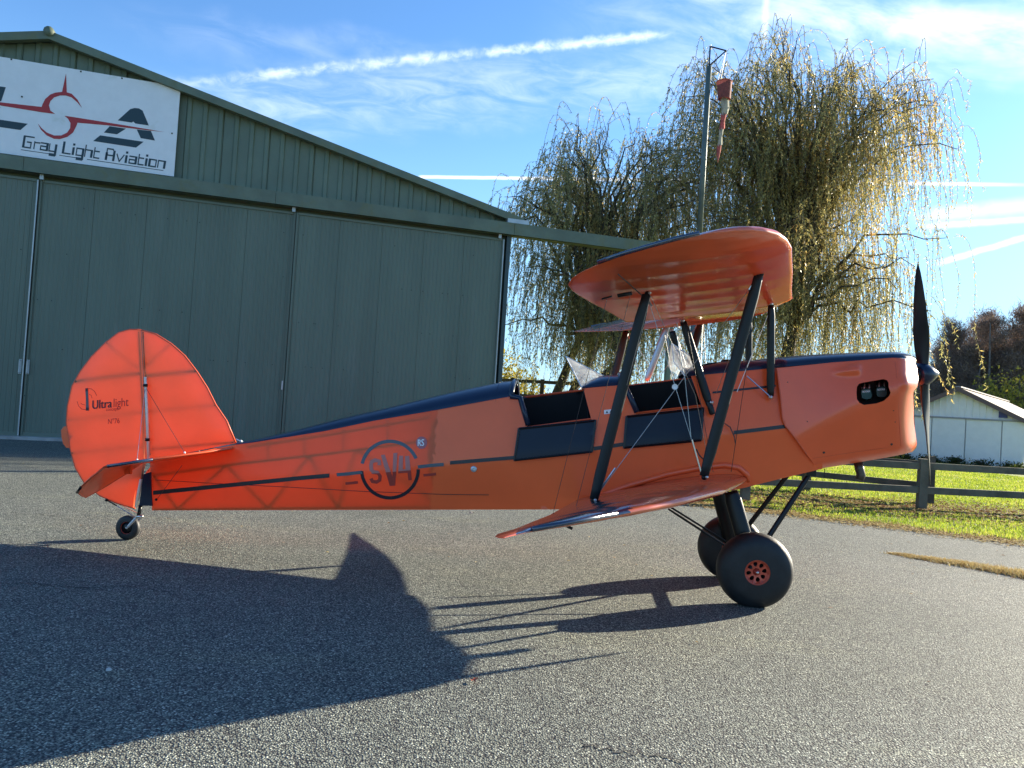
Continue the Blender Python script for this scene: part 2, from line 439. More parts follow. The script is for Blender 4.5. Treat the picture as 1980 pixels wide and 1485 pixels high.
# walls and roof (body behind the cladding)
D = 16.0
mb = MB(); mb.add([(LXE, .12, 0), (ex - .25, .12, 0), (ex - .25, .12, ez - .1), (rx, .12, rz - .1), (LXE, .12, ez - .1)], [(0, 1, 2, 3, 4)])
mb.add([(LXE, .12, 0), (LXE, D, 0), (LXE, D, ez - .1), (LXE, .12, ez - .1)], [(0, 1, 2, 3)])
mb.add([(ex - .25, .12, 0), (ex - .25, D, 0), (ex - .25, D, ez - .1), (ex - .25, .12, ez - .1)], [(0, 1, 2, 3)])
mb.add([(LXE, D, 0), (ex - .25, D, 0), (ex - .25, D, ez - .1), (rx, D, rz - .1), (LXE, D, ez - .1)], [(0, 1, 2, 3, 4)])
mb.obj('wall', m_clad, hangar)
mb = MB()
for sx in (-1, 1):
    xe = rx + sx * (ex - rx)
    mb.add([(rx, -.12, rz), (xe, -.12, ez), (xe, D, ez), (rx, D, rz), (rx, -.12, rz - .06), (xe, -.12, ez - .06), (xe, D, ez - .06), (rx, D, rz - .06)],
           [(0, 1, 2, 3), (4, 7, 6, 5), (0, 4, 5, 1), (1, 5, 6, 2), (2, 6, 7, 3)])
mb.obj('roof', m_clad, hangar)
for sx in (-1, 1):                       # verge trims
    xe = rx + sx * (ex - rx + .02); mb = MB()
    V = []
    for (x, z) in ((rx, rz + .03), (xe, ez + .03)):
        V += [(x, -.20, z), (x, -.20, z - .17), (x, -.05, z - .17), (x, .10, z)]
    mb.add(V, [(0, 1, 5, 4), (1, 2, 6, 5), (3, 0, 4, 7), (0, 3, 2, 1), (4, 5, 6, 7)]); mb.obj('verge_trim', m_beam, hangar)
mb = MB(); mb.tube([(rx, -.24, rz + .01), (rx, D, rz + .01)], .10, 10); mb.obj('ridge_cap', m_beam, hangar, True)
# upper cladding: one sheet per metre with trapezoid ribs
def sheet(x0, x1, zlo, zfun, pitch, rw, dep, y0, name, mt):
    prof = []; n = max(1, round((x1 - x0) / pitch)); pt = (x1 - x0) / n
    for k in range(n):
        a = x0 + k * pt
        prof += [(a, 0), (a + pt - rw - rw * .5, 0), (a + pt - rw - rw * .2, dep), (a + pt - rw * .3, dep)]
    prof.append((x1, 0))
    V = []; F = []
    for x, d in prof: V += [(x, y0 - d, zlo), (x, y0 - d, zfun(x))]
    for i in range(len(prof) - 1): F.append((2 * i, 2 * i + 2, 2 * i + 3, 2 * i + 1))
    return mobj(name, V, F, mt, hangar)
x = LXE + .02
while x < ex - .3:
    x1 = min(x + .99, ex - .27)
    if x1 > -3.0: sheet(x, x1, BT - .06, lambda q: roof_z(q) - .10, .33, .085, .035, .08 - random.uniform(0, .004), 'cladding_sheet', m_clad)
    x += 1.0
# track beam in lengths
jx = [LXE, FL(46, 310, .25)[0], FL(533, 385, .25)[0], FL(995, 440, .25)[0], beam_end]
for i in range(4):
    mb = MB(); a, b = jx[i] + .004, jx[i + 1] - .004; mb.box(((a + b) / 2, -.10, (BT + BB) / 2), (b - a, .30, BT - BB))
    mb.box(((a + b) / 2, -.235, BB + .015), (b - a, .06, .03)); mb.obj('track_beam', m_beam, hangar)
# door leaves
dx = [LXE, FL(57, 600, .05)[0], FL(558, 620, .05)[0], FL(966, 600, .05)[0]]
DT = BB - .10
for i in range(3):
    a, b = dx[i] + .012, dx[i + 1] - .012; yo = (-.05, -.02, -.05)[i]
    leaf = mobj('door_leaf', [(a, yo + .06, .06), (b, yo + .06, .06), (b, yo + .06, DT), (a, yo + .06, DT)], [(0, 1, 2, 3)], m_clad2, hangar)
    n = max(1, round((b - a) / 1.0)); pw = (b - a) / n
    for k in range(n):
        if a + (k + 1) * pw < -2.5: continue
        s_ = sheet(a + k * pw + .003, a + (k + 1) * pw - .003, .10, lambda q: DT - .03, .095, .024, .009, yo - random.uniform(0, .003), 'door_panel', m_clad2)
        s_.parent = leaf
    mb = MB(); mb.box((a + .02, yo - .02, (DT + .06) / 2), (.035, .05, DT - .06)); mb.box((b - .02, yo - .02, (DT + .06) / 2), (.035, .05, DT - .06))
    mb.box(((a + b) / 2, yo - .015, DT - .015), (b - a - .08, .04, .05)); mb.box(((a + b) / 2, yo - .015, .10), (b - a - .08, .04, .08))
    mb.obj('leaf_frame', m_clad2, leaf)
    mb = MB(); mb.box((b - .004, yo - .05, (DT + .06) / 2), (.022, .02, DT - .08)); o = mb.obj('edge_strip', m_trim if i != 1 else m_clad2, leaf)
    if i == 0:
        for q in (-.07, .07):
            mb = MB(); X, Z = FL(46, 709, .1); cx = b + q; mb.tube([(cx, yo - .03, Z + .13), (cx, yo - .09, Z + .12), (cx, yo - .09, Z - .12), (cx, yo - .03, Z - .13)], .014, 6)
            mb.box((cx, yo - .02, Z), (.055, .012, .30)); mb.obj('handle', m_trim, leaf)
    if i == 1:
        X, Z = FL(548, 745, .05); mb = MB(); mb.box((b - .03, yo - .06, Z), (.03, .04, .2)); mb.obj('handle', m_trim, leaf)
# roller brackets and gutter bits at the end of the track
for px in (78, 572, 975):
    X, Z = FL(px, 340, .2); mb = MB(); mb.box((X + .01, -.12, BB - .05), (.07, .06, .10)); mb.obj('roller_bracket', m_trim, hangar)
mb = MB(); X, Z = FL(1000, 428, .1); mb.box((X, -.15, BT + .06), (.55, .14, .10)); mb.obj('gutter', m_trim, hangar)
mb = MB(); mb.box(((LXE + dx[3]) / 2, -.10, .03), (dx[3] - LXE + .1, .45, .06)); mb.obj('door_sill', mat('concrete', (.33, .33, .31), .85, var=.2, bump=.3), hangar)
mb = MB(); mb.box((dx[3] + .11, -.02, (BB) / 2), (.10, .16, BB)); mb.obj('corner_post', m_navy if False else mat('dark_green_post', (.03, .055, .06), .4), hangar)
# support posts of the overhanging track
pz = empty
X = beam_end - .3
mb = MB(); mb.box((X, -.08, BB / 2), (.12, .12, BB)); mb.obj('track_post', m_beam, hangar)
rnd = random.Random(5)
mb = MB()
for k in range(60):
    X = rnd.uniform(-.5, 9.5); Z = rnd.choice([.9, 1.9, 2.9, 3.9, 4.9]); mb.box((X, -.075, Z), (.018, .012, .018))
mb.obj('screw', m_dark, hangar, kind='stuff')

# sign -----------------------------------------------------------
SO = .10
sg = [FL(349, 170, SO), FL(336, 341, SO), FL(0, 107, SO), FL(0, 296, SO)]
sx1 = (sg[0][0] + sg[1][0]) / 2; st = (sg[0][1] + sg[2][1]) / 2; sb = (sg[1][1] + sg[3][1]) / 2; sx0 = -2.9
m_board = mat('white_sign_board', (.74, .76, .78), .55, var=.03, dirt=((.50, .54, .46), .60, .85, 1.3), bump=.02)
m_logo = mat('dark_teal_print', (.012, .040, .055), .5); m_logor = mat('red_sign_print', (.38, .025, .03), .5)
sign = empty('sign_board', HA, HYAW, label='white board with red and dark emblem reading Gray Light Aviation on the hangar', category='sign')
mb = MB(); mb.box(((sx0 + sx1) / 2, -SO + .012, (st + sb) / 2), (sx1 - sx0, .024, st - sb)); mb.obj('board', m_board, sign)
def ZS(p): return (p[0] * .2828, 40 + p[1] * .2828)
def sign_poly(poly, mt, name, off=.003, parent=sign):
    v, f = tri2d(poly, step=400)
    V = []
    for q in v:
        a, z = FL(*ZS(q), SO); V.append((a, -SO - off, z))
    return mobj(name, V, f, mt, parent)
sign_poly([(-70, 440), (40, 455), (8, 552), (-110, 540)], m_logo, 'emblem')
sign_poly([(-5, 588), (3, 588), (-22, 650), (-150, 635), (-125, 572)], m_logo, 'emblem')
sign_poly([(-150, 655), (190, 705), (140, 748), (-205, 698)], m_logo, 'emblem')
sign_poly([(-260, 528), (0, 558), (285, 590), (292, 570), (310, 535), (345, 505), (380, 492), (425, 487), (452, 360), (457, 490), (490, 500), (530, 540), (562, 598), (530, 560), (490, 525), (450, 512), (410, 512), (370, 525), (345, 550), (335, 580), (345, 615), (378, 638), (290, 627), (0, 580), (-260, 556)], m_logor, 'emblem', .005)
sign_poly([(440, 650), (520, 662), (850, 715), (1125, 762), (850, 731), (740, 716), (530, 698), (525, 715), (500, 765), (460, 795), (410, 810), (370, 808), (320, 785), (280, 745), (258, 702), (285, 735), (320, 765), (370, 785), (420, 785), (460, 765), (480, 735), (482, 700), (465, 670)], m_logor, 'emblem', .005)
sign_poly([(805, 682), (890, 605), (920, 597), (950, 600), (975, 615), (1018, 717), (925, 703), (912, 690), (900, 697)], m_logo, 'emblem')
sign_poly([(750, 722), (862, 738), (800, 777), (710, 765)], m_logo, 'emblem')
sign_poly([(935, 744), (1032, 754), (1060, 820), (962, 803)], m_logo, 'emblem')
sign_poly([(685, 784), (982, 828), (930, 868), (637, 823)], m_logo, 'emblem')
# squared lettering; every glyph is a list of (polyline, thick)
GL = {
 'G': (1.25, [([(1.2, 1), (.1, 1), (.1, 0), (.95, 0), (.95, .5), (.5, .5)], 0), ([(.1, 0), (.1, 1)], 1)]),
 'r': (.75, [([(.1, 0), (.1, .62)], 0), ([(.1, .55), (.7, .58)], 0)]),
 'a': (1.0, [([(.1, .62), (.85, .62), (.85, 0), (.1, 0), (.1, .33), (.85, .33)], 0), ([(.85, 0), (.85, .62)], 1)]),
 'y': (1.0, [([(.1, .62), (.1, 0), (.85, 0)], 0), ([(.85, .62), (.85, -.32), (.2, -.32)], 1)]),
 'L': (1.05, [([(.1, 1), (.1, 0)], 1), ([(.1, 0), (.95, 0)], 0)]),
 'i': (.48, [([(.2, 0), (.2, .60)], 1), ([(.2, .86), (.2, .95)], 1)]),
 'g': (1.0, [([(.85, .62), (.1, .62), (.1, 0), (.85, 0)], 0), ([(.85, .62), (.85, -.32), (.2, -.32)], 1)]),
 'h': (1.0, [([(.1, 0), (.1, 1)], 0), ([(.1, .60), (.85, .60), (.85, 0)], 0), ([(.85, .6), (.85, 0)], 1)]),
 't': (.85, [([(.15, .9), (.15, 0), (.75, 0)], 0), ([(.15, .60), (.7, .60)], 0)]),
 'A': (1.2, [([(.1, 0), (.1, 1), (.75, 1), (.95, .8), (.95, 0)], 0), ([(.95, 0), (.95, .85)], 1), ([(.1, .42), (.95, .42)], 0), ([(.1, 0), (.1, .6)], 1)]),
 'v': (1.0, [([(.08, .62), (.45, 0), (.9, .62)], 0)]),
 'o': (1.0, [([(.1, 0), (.1, .62), (.85, .62), (.85, 0), (.1, 0)], 0), ([(.1, 0), (.1, .62)], 1)]),
 'n': (1.0, [([(.1, 0), (.1, .62), (.85, .62), (.85, 0)], 0), ([(.85, 0), (.85, .62)], 1)]),
 ' ': (.62, [])}
txt = 'Gray Light Aviation'
tw = sum(GL[c][0] for c in txt); cx = 0.0
mbt = MB()
def emit_seg(p, q, wd, fn):
    dx_, dy_ = q[0] - p[0], q[1] - p[1]; l = math.hypot(dx_, dy_) or 1; ux, uy = dx_ / l, dy_ / l; nx, ny = -uy * wd / 2, ux * wd / 2
    e = min(wd / 2, .055)
    pl = [(p[0] - ux * e + nx, p[1] - uy * e + ny), (q[0] + ux * e + nx, q[1] + uy * e + ny), (q[0] + ux * e - nx, q[1] + uy * e - ny), (p[0] - ux * e - nx, p[1] - uy * e - ny)]
    return [fn(*k) for k in pl]
def tpos(X, Y):
    bx = 152 + (X / tw) * 978 + Y * 12; by = 862 + (X / tw) * 148 - Y * 74
    return bx, by
lay = 0
for ch in txt:
    wd_, gl = GL[ch]
    for pl, th in gl:
        for i in range(len(pl) - 1):
            q = emit_seg((cx + pl[i][0], pl[i][1]), (cx + pl[i + 1][0], pl[i + 1][1]), .26 if th else .125, tpos)
            V = []
            lay = (lay + 1) % 6
            for k in q:
                a, z = FL(*ZS(k), SO); V.append((a, -SO - .003 - lay * .0004, z))
            mbt.add(V, [(0, 1, 2, 3)])
    cx += wd_
mbt.obj('lettering', m_logo, sign)
for seg in (((143, 882), (335, 910)), ((405, 920), (560, 943)), ((595, 948), (1117, 1025))):
    sign_poly(stroke_poly(seg, 4.5), m_logo, 'underline')
for q in ((78, 265), (553, 348), (834, 394), (1215, 464), (1176, 771), (150, 520)):
    a, z = FL(*ZS(q), SO); mb = MB(); mb.box((a, -SO - .004, z), (.03, .01, .03)); mb.obj('screw', m_dark, sign)

# ---------------------------------------------------------------- white barn on the right
BA = ground_at(1736, 886); BYAW = -R_(40)
be = Vector((math.cos(BYAW), math.sin(BYAW), 0)); bn = Vector((math.sin(BYAW), -math.cos(BYAW), 0))
def BL(x, y, off=0.0):
    P0 = BA + bn * off; d = ray(x, y); t = (P0 - CC).dot(bn) / d.dot(bn); q = CC + d * t - BA; return q.dot(be), q.z
ax_, az_ = BL(1855, 752); ex_, ez_ = BL(1790, 778); BS = (az_ - ez_) / (ax_ - ex_); HW = ax_ + .15; BEZ = az_ - BS * HW
m_bw = mat('white_sheet_metal', (.80, .82, .82), .5, var=.03, dirt=((.66, .68, .66), .6, .85, .6)); m_br = mat('brown_roof_sheet', (.12, .075, .072), .7, var=.12)
barn = empty('barn', BA, BYAW, label='white sheet metal shed with brown pitched roof beyond the fence', category='shed')
hz = BL(1860, 809)[1]
x0 = ax_ - HW; x1 = ax_ + HW; BD = 14
mb = MB(); mb.add([(x0, .05, -.3), (x1, .05, -.3), (x1, .05, BEZ), (ax_, .05, az_ - .05), (x0, .05, BEZ)], [(0, 1, 2, 3, 4)])
for xx in (x0, x1): mb.add([(xx, .05, -.3), (xx, BD, -.3), (xx, BD, BEZ), (xx, .05, BEZ)], [(0, 1, 2, 3)])
mb.obj('wall', m_bw, barn)
for sx in (-1, 1):
    mb = MB(); xe = ax_ + sx * (HW + .25); ze = az_ - BS * (HW + .25)
    mb.add([(ax_, -.25, az_ + .06), (xe, -.25, ze + .06), (xe, BD, ze + .06), (ax_, BD, az_ + .06), (ax_, -.25, az_ - .08), (xe, -.25, ze - .08), (xe, BD, ze - .08), (ax_, BD, az_ - .08)],
           [(0, 1, 2, 3), (4, 7, 6, 5), (0, 4, 5, 1), (1, 5, 6, 2), (2, 6, 7, 3)])
    rf = mb.obj('roof', m_br, barn)
    mb = MB(); mb.add([(ax_, -.28, az_ + .08), (xe, -.28, ze + .08), (xe, -.28, ze - .12), (ax_, -.28, az_ - .12)], [(0, 1, 2, 3)]); mb.obj('verge_trim', mat('brown_trim', (.13, .09, .09), .6), rf)
mb = MB(); mb.box((ax_, BD / 2, az_ + .08), (.22, BD + .5, .05)); mb.obj('ridge_cap', mat('pale_ridge', (.38, .34, .34), .5), barn)
x = x0 + .02
while x < x1 - .05:
    xx1 = min(x + 1.0, x1 - .01); prof = []
    n = max(1, round((xx1 - x) / .25)); pt = (xx1 - x) / n
    V = []; F = []
    for k in range(n): prof += [(x + k * pt, 0), (x + (k + .8) * pt, 0), (x + (k + .84) * pt, .03), (x + (k + .96) * pt, .03)]
    prof.append((xx1, 0))
    for (q, dd) in prof: V += [(q, .02 - dd, hz), (q, .02 - dd, az_ - .06 - BS * abs(q - ax_))]
    for i in range(len(prof) - 1): F.append((2 * i, 2 * i + 2, 2 * i + 3, 2 * i + 1))
    mobj('cladding_sheet', V, F, m_bw, barn); x += 1.0
seams = [x0 + .02] + [BL(px, 850)[0] for px in (1801, 1866.5, 1937)] + [x1 - .02]
for i in range(len(seams) - 1):
    a, b = seams[i] + .02, seams[i + 1] - .02
    mb = MB(); mb.box(((a + b) / 2, -.03 - .02 * (i % 2), (hz - .03) / 2), (b - a, .05, hz - .03)); mb.obj('door_leaf', m_bw, barn)
mb = MB(); mb.box((ax_, -.04, hz), (2 * HW, .14, .07)); mb.obj('door_track', mat('grey_track', (.30, .31, .33), .5), barn)
pX, pZ = BL(1940, 802); mb = MB(); mb.box((pX, -.05, pZ), (.32, .02, .26)); mb.obj('number_plate', mat('blue_plate', (.03, .05, .22), .4), barn)

# ---------------------------------------------------------------- fences
m_wood = mat('weathered_timber', (.115, .105, .075), .85, var=.3, vscale=3, bump=.5, bscale=22, stretch=(1, 1, 1))
m_woodd = mat('dark_timber', (.075, .065, .05), .85, var=.3, vscale=3, bump=.5, bscale=22)
def fence(points, height, rails, label, thick=.135, mt=m_wood, lap=True, group=None):
    f = empty('timber_fence', (points[0][0], points[0][1], 0), label=label, category='fence')
    if group: f['group'] = group
    o = Vector((points[0][0], points[0][1], 0)); pts = [Vector((p[0], p[1], 0)) - o for p in points]
    rnd = random.Random(len(points))
    for p in pts:
        mb = MB(); M = Matrix.Rotation(rnd.uniform(-.1, .1), 3, 'Z') @ Matrix.Rotation(rnd.uniform(-.02, .02), 3, 'X')
        mb.box(p + Vector((0, 0, height / 2 - .05)), (thick, thick, height + .1), M); mb.obj('post', mt, f)
    for i in range(len(pts) - 1):
        d = (pts[i + 1] - pts[i]); L = d.length; a = math.atan2(d.y, d.x)
        for rz_ in rails:
            c = (pts[i] + pts[i + 1]) / 2 + Vector((0, 0, rz_)) + Vector((math.sin(a), -math.cos(a), 0)) * 0.0
            M = Matrix.Rotation(a, 3, 'Z') @ Matrix.Rotation(rnd.uniform(-.006, .006), 3, 'Y')
            mb = MB(); mb.box(c, (L - thick * .5, .06, .115), M); mb.obj('rail', mt, f)
    return f
pA = ground_at(1781, 985); pB = ground_at(1440, 968); dA = (pB - pA)
fence([(pA.x - dA.x * 2, pA.y - dA.y * 2), (pA.x - dA.x, pA.y - dA.y), (pA.x, pA.y), (pB.x, pB.y), (pB.x + dA.x, pB.y + dA.y), (pB.x + 2 * dA.x, pB.y + 2 * dA.y)], .86, (.74, .33),
      'low two rail timber fence at the asphalt edge, post behind the propeller')
pC = ground_at(1795, 975); pD = ground_at(1558, 949); dC = pD - pC
fence([(pC.x, pC.y), (pD.x, pD.y), (pD.x + dC.x, pD.y + dC.y), (pD.x + 2 * dC.x, pD.y + 2 * dC.y)], .88, (.72, .34),
      'second timber fence running back behind the first towards the willow trees', mt=m_woodd)
# tall fence seen over the rear cockpit
q0 = CC + ray(940, 725).normalized() * 1; 
def at_y(x, y, Y):
    d = ray(x, y); t = Y / d.y; return CC + d * t
c0 = at_y(935, 730, 27); c1 = at_y(1230, 748, 25.5)
npost = 5
fence([(c0.x + (c1.x - c0.x) * k / npost, c0.y + (c1.y - c0.y) * k / npost) for k in range(npost + 1)], c0.z + .05, (c0.z - .05, c0.z - .55, c0.z - 1.05, .5),
      'high timber rail fence beyond the cockpits under the willow', .14, m_woodd)

# ---------------------------------------------------------------- grass, leaves
rng = np.random.default_rng(11)
def mesh_np(name, V, nper, mt, parent=None, attr=None, **props):
    """many separate faces with nper corners each"""
    V = np.asarray(V, dtype=np.float32).reshape(-1, 3); nf = len(V) // nper
    me = bpy.data.meshes.new(name); me.vertices.add(len(V)); me.vertices.foreach_set('co', V.ravel())
    me.loops.add(len(V)); me.loops.foreach_set('vertex_index', np.arange(len(V), dtype=np.int32))
    me.polygons.add(nf); me.polygons.foreach_set('loop_start', np.arange(nf, dtype=np.int32) * nper)
    me.update(calc_edges=True)
    if attr is not None:
        at = me.attributes.new('tint', 'FLOAT', 'FACE'); at.data.foreach_set('value', np.asarray(attr, dtype=np.float32))
    me.materials.append(mt)
    o = bpy.data.objects.new(name, me); COL.objects.link(o)
    if parent: o.parent = parent
    for k, v in props.items(): o[k] = v
    return o

def leaf_mat(name, stops, trans=.45, rough=.6, spec=.3):
    M, t, q = nodes_mat(name)
    out = q.n('ShaderNodeOutputMaterial'); p = q.n('ShaderNodeBsdfPrincipled'); at = q.n('ShaderNodeAttribute'); at.attribute_name = 'tint'
    c = q.ramp(at.outputs['Fac'], stops); q.put(p.inputs['Base Color'], c); p.inputs['Roughness'].default_value = rough; p.inputs['Specular IOR Level'].default_value = spec
    tr = q.n('ShaderNodeBsdfTranslucent'); q.put(tr.inputs[0], c); mx = q.n('ShaderNodeMixShader'); mx.inputs[0].default_value = trans
    t.links.new(p.outputs[0], mx.inputs[1]); t.links.new(tr.outputs[0], mx.inputs[2]); t.links.new(mx.outputs[0], out.inputs[0]); return M

m_blade = leaf_mat('grass_blade', [(0, (.11, .16, .02)), (.4, (.28, .37, .035)), (.75, (.42, .42, .07)), (1, (.52, .42, .20))], .55)
m_litter = leaf_mat('dry_leaf', [(0, (.09, .045, .02)), (.45, (.20, .10, .045)), (.75, (.36, .24, .09)), (1, (.55, .46, .20))], .3)

ex_a = np.array(EDGE)
def edge_side(x, y):
    """signed distance beyond the asphalt edge (positive on the grass)"""
    best = np.full(x.shape, 1e9); sg_ = np.zeros(x.shape)
    for i in range(len(EDGE) - 1):
        a = ex_a[i]; b = ex_a[i + 1]; d = b - a; L = np.hypot(*d)
        t = np.clip(((x - a[0]) * d[0] + (y - a[1]) * d[1]) / L ** 2, 0, 1)
        qx = x - (a[0] + d[0] * t); qy = y - (a[1] + d[1] * t); dist = np.hypot(qx, qy)
        cr = d[0] * qy - d[1] * qx
        m_ = dist < best; best = np.where(m_, dist, best); sg_ = np.where(m_, np.sign(cr), sg_)
    return best * sg_
N = 260000
gx = rng.uniform(1.0, 17, N); gy = rng.uniform(7.0, 30, N) 
gy = 7.5 + 24 * rng.random(N) ** 1.6
sd = edge_side(gx, gy)
keep = (sd > .16 + .12 * np.sin(gx * 5)) & (gx / gy < .80) & (gx / gy > .12)
patch = np.sin(gx * 1.9 + 1.3 * np.sin(gy * 1.4)) + np.sin(gy * 2.7 + gx)
litterzone = np.exp(-((gy - 13.4 + .06 * (gx - 5)) / 1.0) ** 2)
keep &= rng.random(N) > litterzone * .75
gx, gy, sd, patch = gx[keep], gy[keep], sd[keep], patch[keep]; n = len(gx)
hgt = rng.uniform(.018, .052, n) * (1 + .25 * patch / 2) * np.where(sd < .8, 1.25, 1.0); wd = rng.uniform(.003, .0065, n) * (1 + gy / 14)
an = rng.uniform(0, 2 * np.pi, n); lean = rng.uniform(0, .045, n); la = rng.uniform(0, 2 * np.pi, n)
dxv, dyv = np.cos(an) * wd, np.sin(an) * wd
V = np.stack([np.stack([gx - dxv, gy - dyv, np.full(n, -.01)], 1), np.stack([gx + dxv, gy + dyv, np.full(n, -.01)], 1),
              np.stack([gx + np.cos(la) * lean, gy + np.sin(la) * lean, hgt], 1)], 1)
mesh_np('grass', V, 3, m_blade, attr=np.clip(rng.normal(.42, .2, n) + .08 * patch, 0, 1), kind='stuff')

def litter(name, px, py, tint, size=.035, label=None, z=.004):
    n = len(px); a = rng.uniform(0, 2 * np.pi, n); s1 = size * rng.uniform(.5, 1.3, n); s2 = s1 * rng.uniform(.3, .7, n); tl = rng.uniform(0, .7, n)
    c, s = np.cos(a), np.sin(a)
    def P_(u, v_): return np.stack([px + c * u * s1 - s * v_ * s2, py + s * u * s1 + c * v_ * s2, z + np.abs(v_ + .4 * u) * s1 * tl + .002], 1)
    V = np.stack([P_(-1, 0), P_(0, -1), P_(1, 0), P_(.1, 1)], 1)
    o = mesh_np(name, V, 4, m_litter, attr=tint, kind='stuff'); return o
N = 24000
lx = rng.uniform(-1, 15, N); ly = 13.35 - .06 * (lx - 5) + rng.normal(0, .85, N)
k = (lx / ly < .78) & (edge_side(lx, ly) > 0)
litter('fallen_leaves', lx[k], ly[k], np.clip(rng.normal(.55, .25, k.sum()), 0, 1), z=.012)
N = 26000                                    # yellow band of willow leaves against the asphalt edge
tt_ = rng.random(N) * 10; idx = np.minimum(tt_.astype(int), len(EDGE) - 2); fr = tt_ - idx
lx = ex_a[idx, 0] + (ex_a[idx + 1, 0] - ex_a[idx, 0]) * fr; ly = ex_a[idx, 1] + (ex_a[idx + 1, 1] - ex_a[idx, 1]) * fr
off = rng.normal(.10, .24, N); lx = lx + off * .5; ly = ly + off * .86
litter('willow_leaf_litter', lx, ly, np.clip(rng.normal(.82, .14, N), 0, 1), .024)
N = 2600                                     # thin scatter on the asphalt
lx = rng.uniform(-9, 9, N); ly = rng.uniform(4, 16, N) ** 1.0; k = rng.random(N) < np.clip((ly - 4) / 12, .05, 1) * np.clip((lx + 6) / 12, .1, 1)
litter('scattered_leaves', lx[k], ly[k], np.clip(rng.normal(.6, .25, k.sum()), 0, 1), .018)
# dry weeds in the crack of the asphalt
N = 15000
t_ = rng.random(N); ca = ground_at(1735, 1072); cb = ground_at(1860, 1092); cc_ = ground_at(2060, 1128)
A_ = np.where(t_[:, None] < .45, np.array(ca)[None] + (np.array(cb) - np.array(ca))[None] * (t_[:, None] / .45), np.array(cb)[None] + (np.array(cc_) - np.array(cb))[None] * ((t_[:, None] - .45) / .55))
cl_ = np.sin(t_ * 47) * np.sin(t_ * 19 + 1) + rng.normal(0, .6, N); ok_ = cl_ > -.25 - t_ * .5
A_[:, 0] += rng.normal(0, .06, N); A_[:, 1] += rng.normal(0, .055, N) * (.35 + 2.2 * t_) + .035 * np.sin(t_ * 31) + .02 * np.sin(t_ * 83)
an = rng.uniform(0, 2 * np.pi, N); h_ = rng.uniform(.01, .045, N) * (.5 + t_)
V = np.stack([A_ + np.stack([np.cos(an) * .004, np.sin(an) * .004, -A_[:, 2] * 0], 1), A_ - np.stack([np.cos(an) * .004, np.sin(an) * .004, A_[:, 2] * 0], 1),
              A_ + np.stack([rng.normal(0, .025, N), rng.normal(0, .025, N), h_], 1)], 1)
V = V[ok_]; mesh_np('dry_weeds', V, 3, m_litter, attr=np.clip(rng.normal(.88, .14, len(V)), 0, 1), kind='stuff')
for (px, py, s_, c_, nm, lb) in ((210, 1297, .013, (.5, .5, .48), 'stone', 'small white stone lying in the shadow on the asphalt'),
                                 (916, 1320, .022, (.45, .09, .04), 'fallen_leaf', 'single red brown leaf on the sunlit asphalt near the wing shadow'),
                                 (912, 994, .045, (.36, .32, .25), 'fallen_leaf', 'large pale dry leaf on the asphalt below the fuselage')):
    g = ground_at(px, py); rr = random.Random(px); mb = MB()
    if nm == 'stone':
        mb.lathe([(0, .0), (0, s_), (s_ * .6, s_ * .9), (s_ * .9, s_ * .4), (s_, 0)], (0, 0, 0), (0, 0, 1), 8); o = mb.obj(nm, mat('pebble', c_, .8), None, label=lb, category='stone')
    else:
        V = [(0, 0, .01)]; k_ = 14
        for i in range(k_):
            a = 2 * math.pi * i / k_; r_ = s_ * (1 if i % 2 else .55) * rr.uniform(.8, 1.1); V.append((math.cos(a) * r_, math.sin(a) * r_, .004 + .02 * rr.random()))
        o = mobj(nm, V, [(0, 1 + i, 1 + (i + 1) % k_) for i in range(k_)], mat('leaf_%d' % px, c_, .7), label=lb, category='leaf')
    o.location = (g.x, g.y, .002)
for i, pts in enumerate((((20, 990), (48, 995), (70, 994), (100, 998), (124, 999)), ((1545, 1004), (1562, 1008), (1580, 1006), (1600, 1010)), ((1130, 1440), (1180, 1452), (1240, 1458), (1330, 1478)), ((-20, 1130), (60, 1128), (150, 1138), (230, 1134), (330, 1146)))):
    g = [ground_at(*p) for p in pts]; V = []; F = []; rr = random.Random(i); q_ = []
    for k in range(len(g) - 1):
        for j in range(8): q_.append(g[k].lerp(g[k + 1], j / 8) + Vector((rr.uniform(-.02, .02), rr.uniform(-.02, .02), 0)))
    q_.append(g[-1])
    for k, p in enumerate(q_):
        w_ = .006 * rr.uniform(.3, 1.2) * (.2 if k in (0, len(q_) - 1) else 1); V += [(p.x, p.y - w_, .0035), (p.x, p.y + w_, .0035)]
    for k in range(len(q_) - 1): F.append((2 * k, 2 * k + 2, 2 * k + 3, 2 * k + 1))
    mobj('asphalt_crack', V, F, mat('crack_dark', (.035, .035, .035), .95), kind='structure')
# pale lane across the meadow
l0 = ground_at(1675, 902); l1 = ground_at(2000, 931); l2 = ground_at(2000, 939); l3 = ground_at(1745, 915); l4 = ground_at(1680, 908)
ln = (l1 - l0).normalized() * 40
mobj('lane', [(l0.x - ln.x, l0.y - ln.y, -.006), (l1.x + ln.x, l1.y + ln.y, -.006), (l2.x + ln.x, l2.y + ln.y, -.006), (l4.x - ln.x, l4.y - ln.y, -.006)], [(0, 3, 2, 1)], mat('pale_gravel', (.30, .27, .23), .9, var=.15), kind='structure')

# ---------------------------------------------------------------- willows
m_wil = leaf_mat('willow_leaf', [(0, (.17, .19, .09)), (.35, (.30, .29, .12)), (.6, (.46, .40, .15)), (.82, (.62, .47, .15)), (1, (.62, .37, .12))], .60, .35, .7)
m_bark = mat('bark', (.075, .060, .042), .9, var=.3, bump=.6, bscale=14, bdist=.03)
m_twig = mat('willow_twig', (.10, .075, .035), .7)

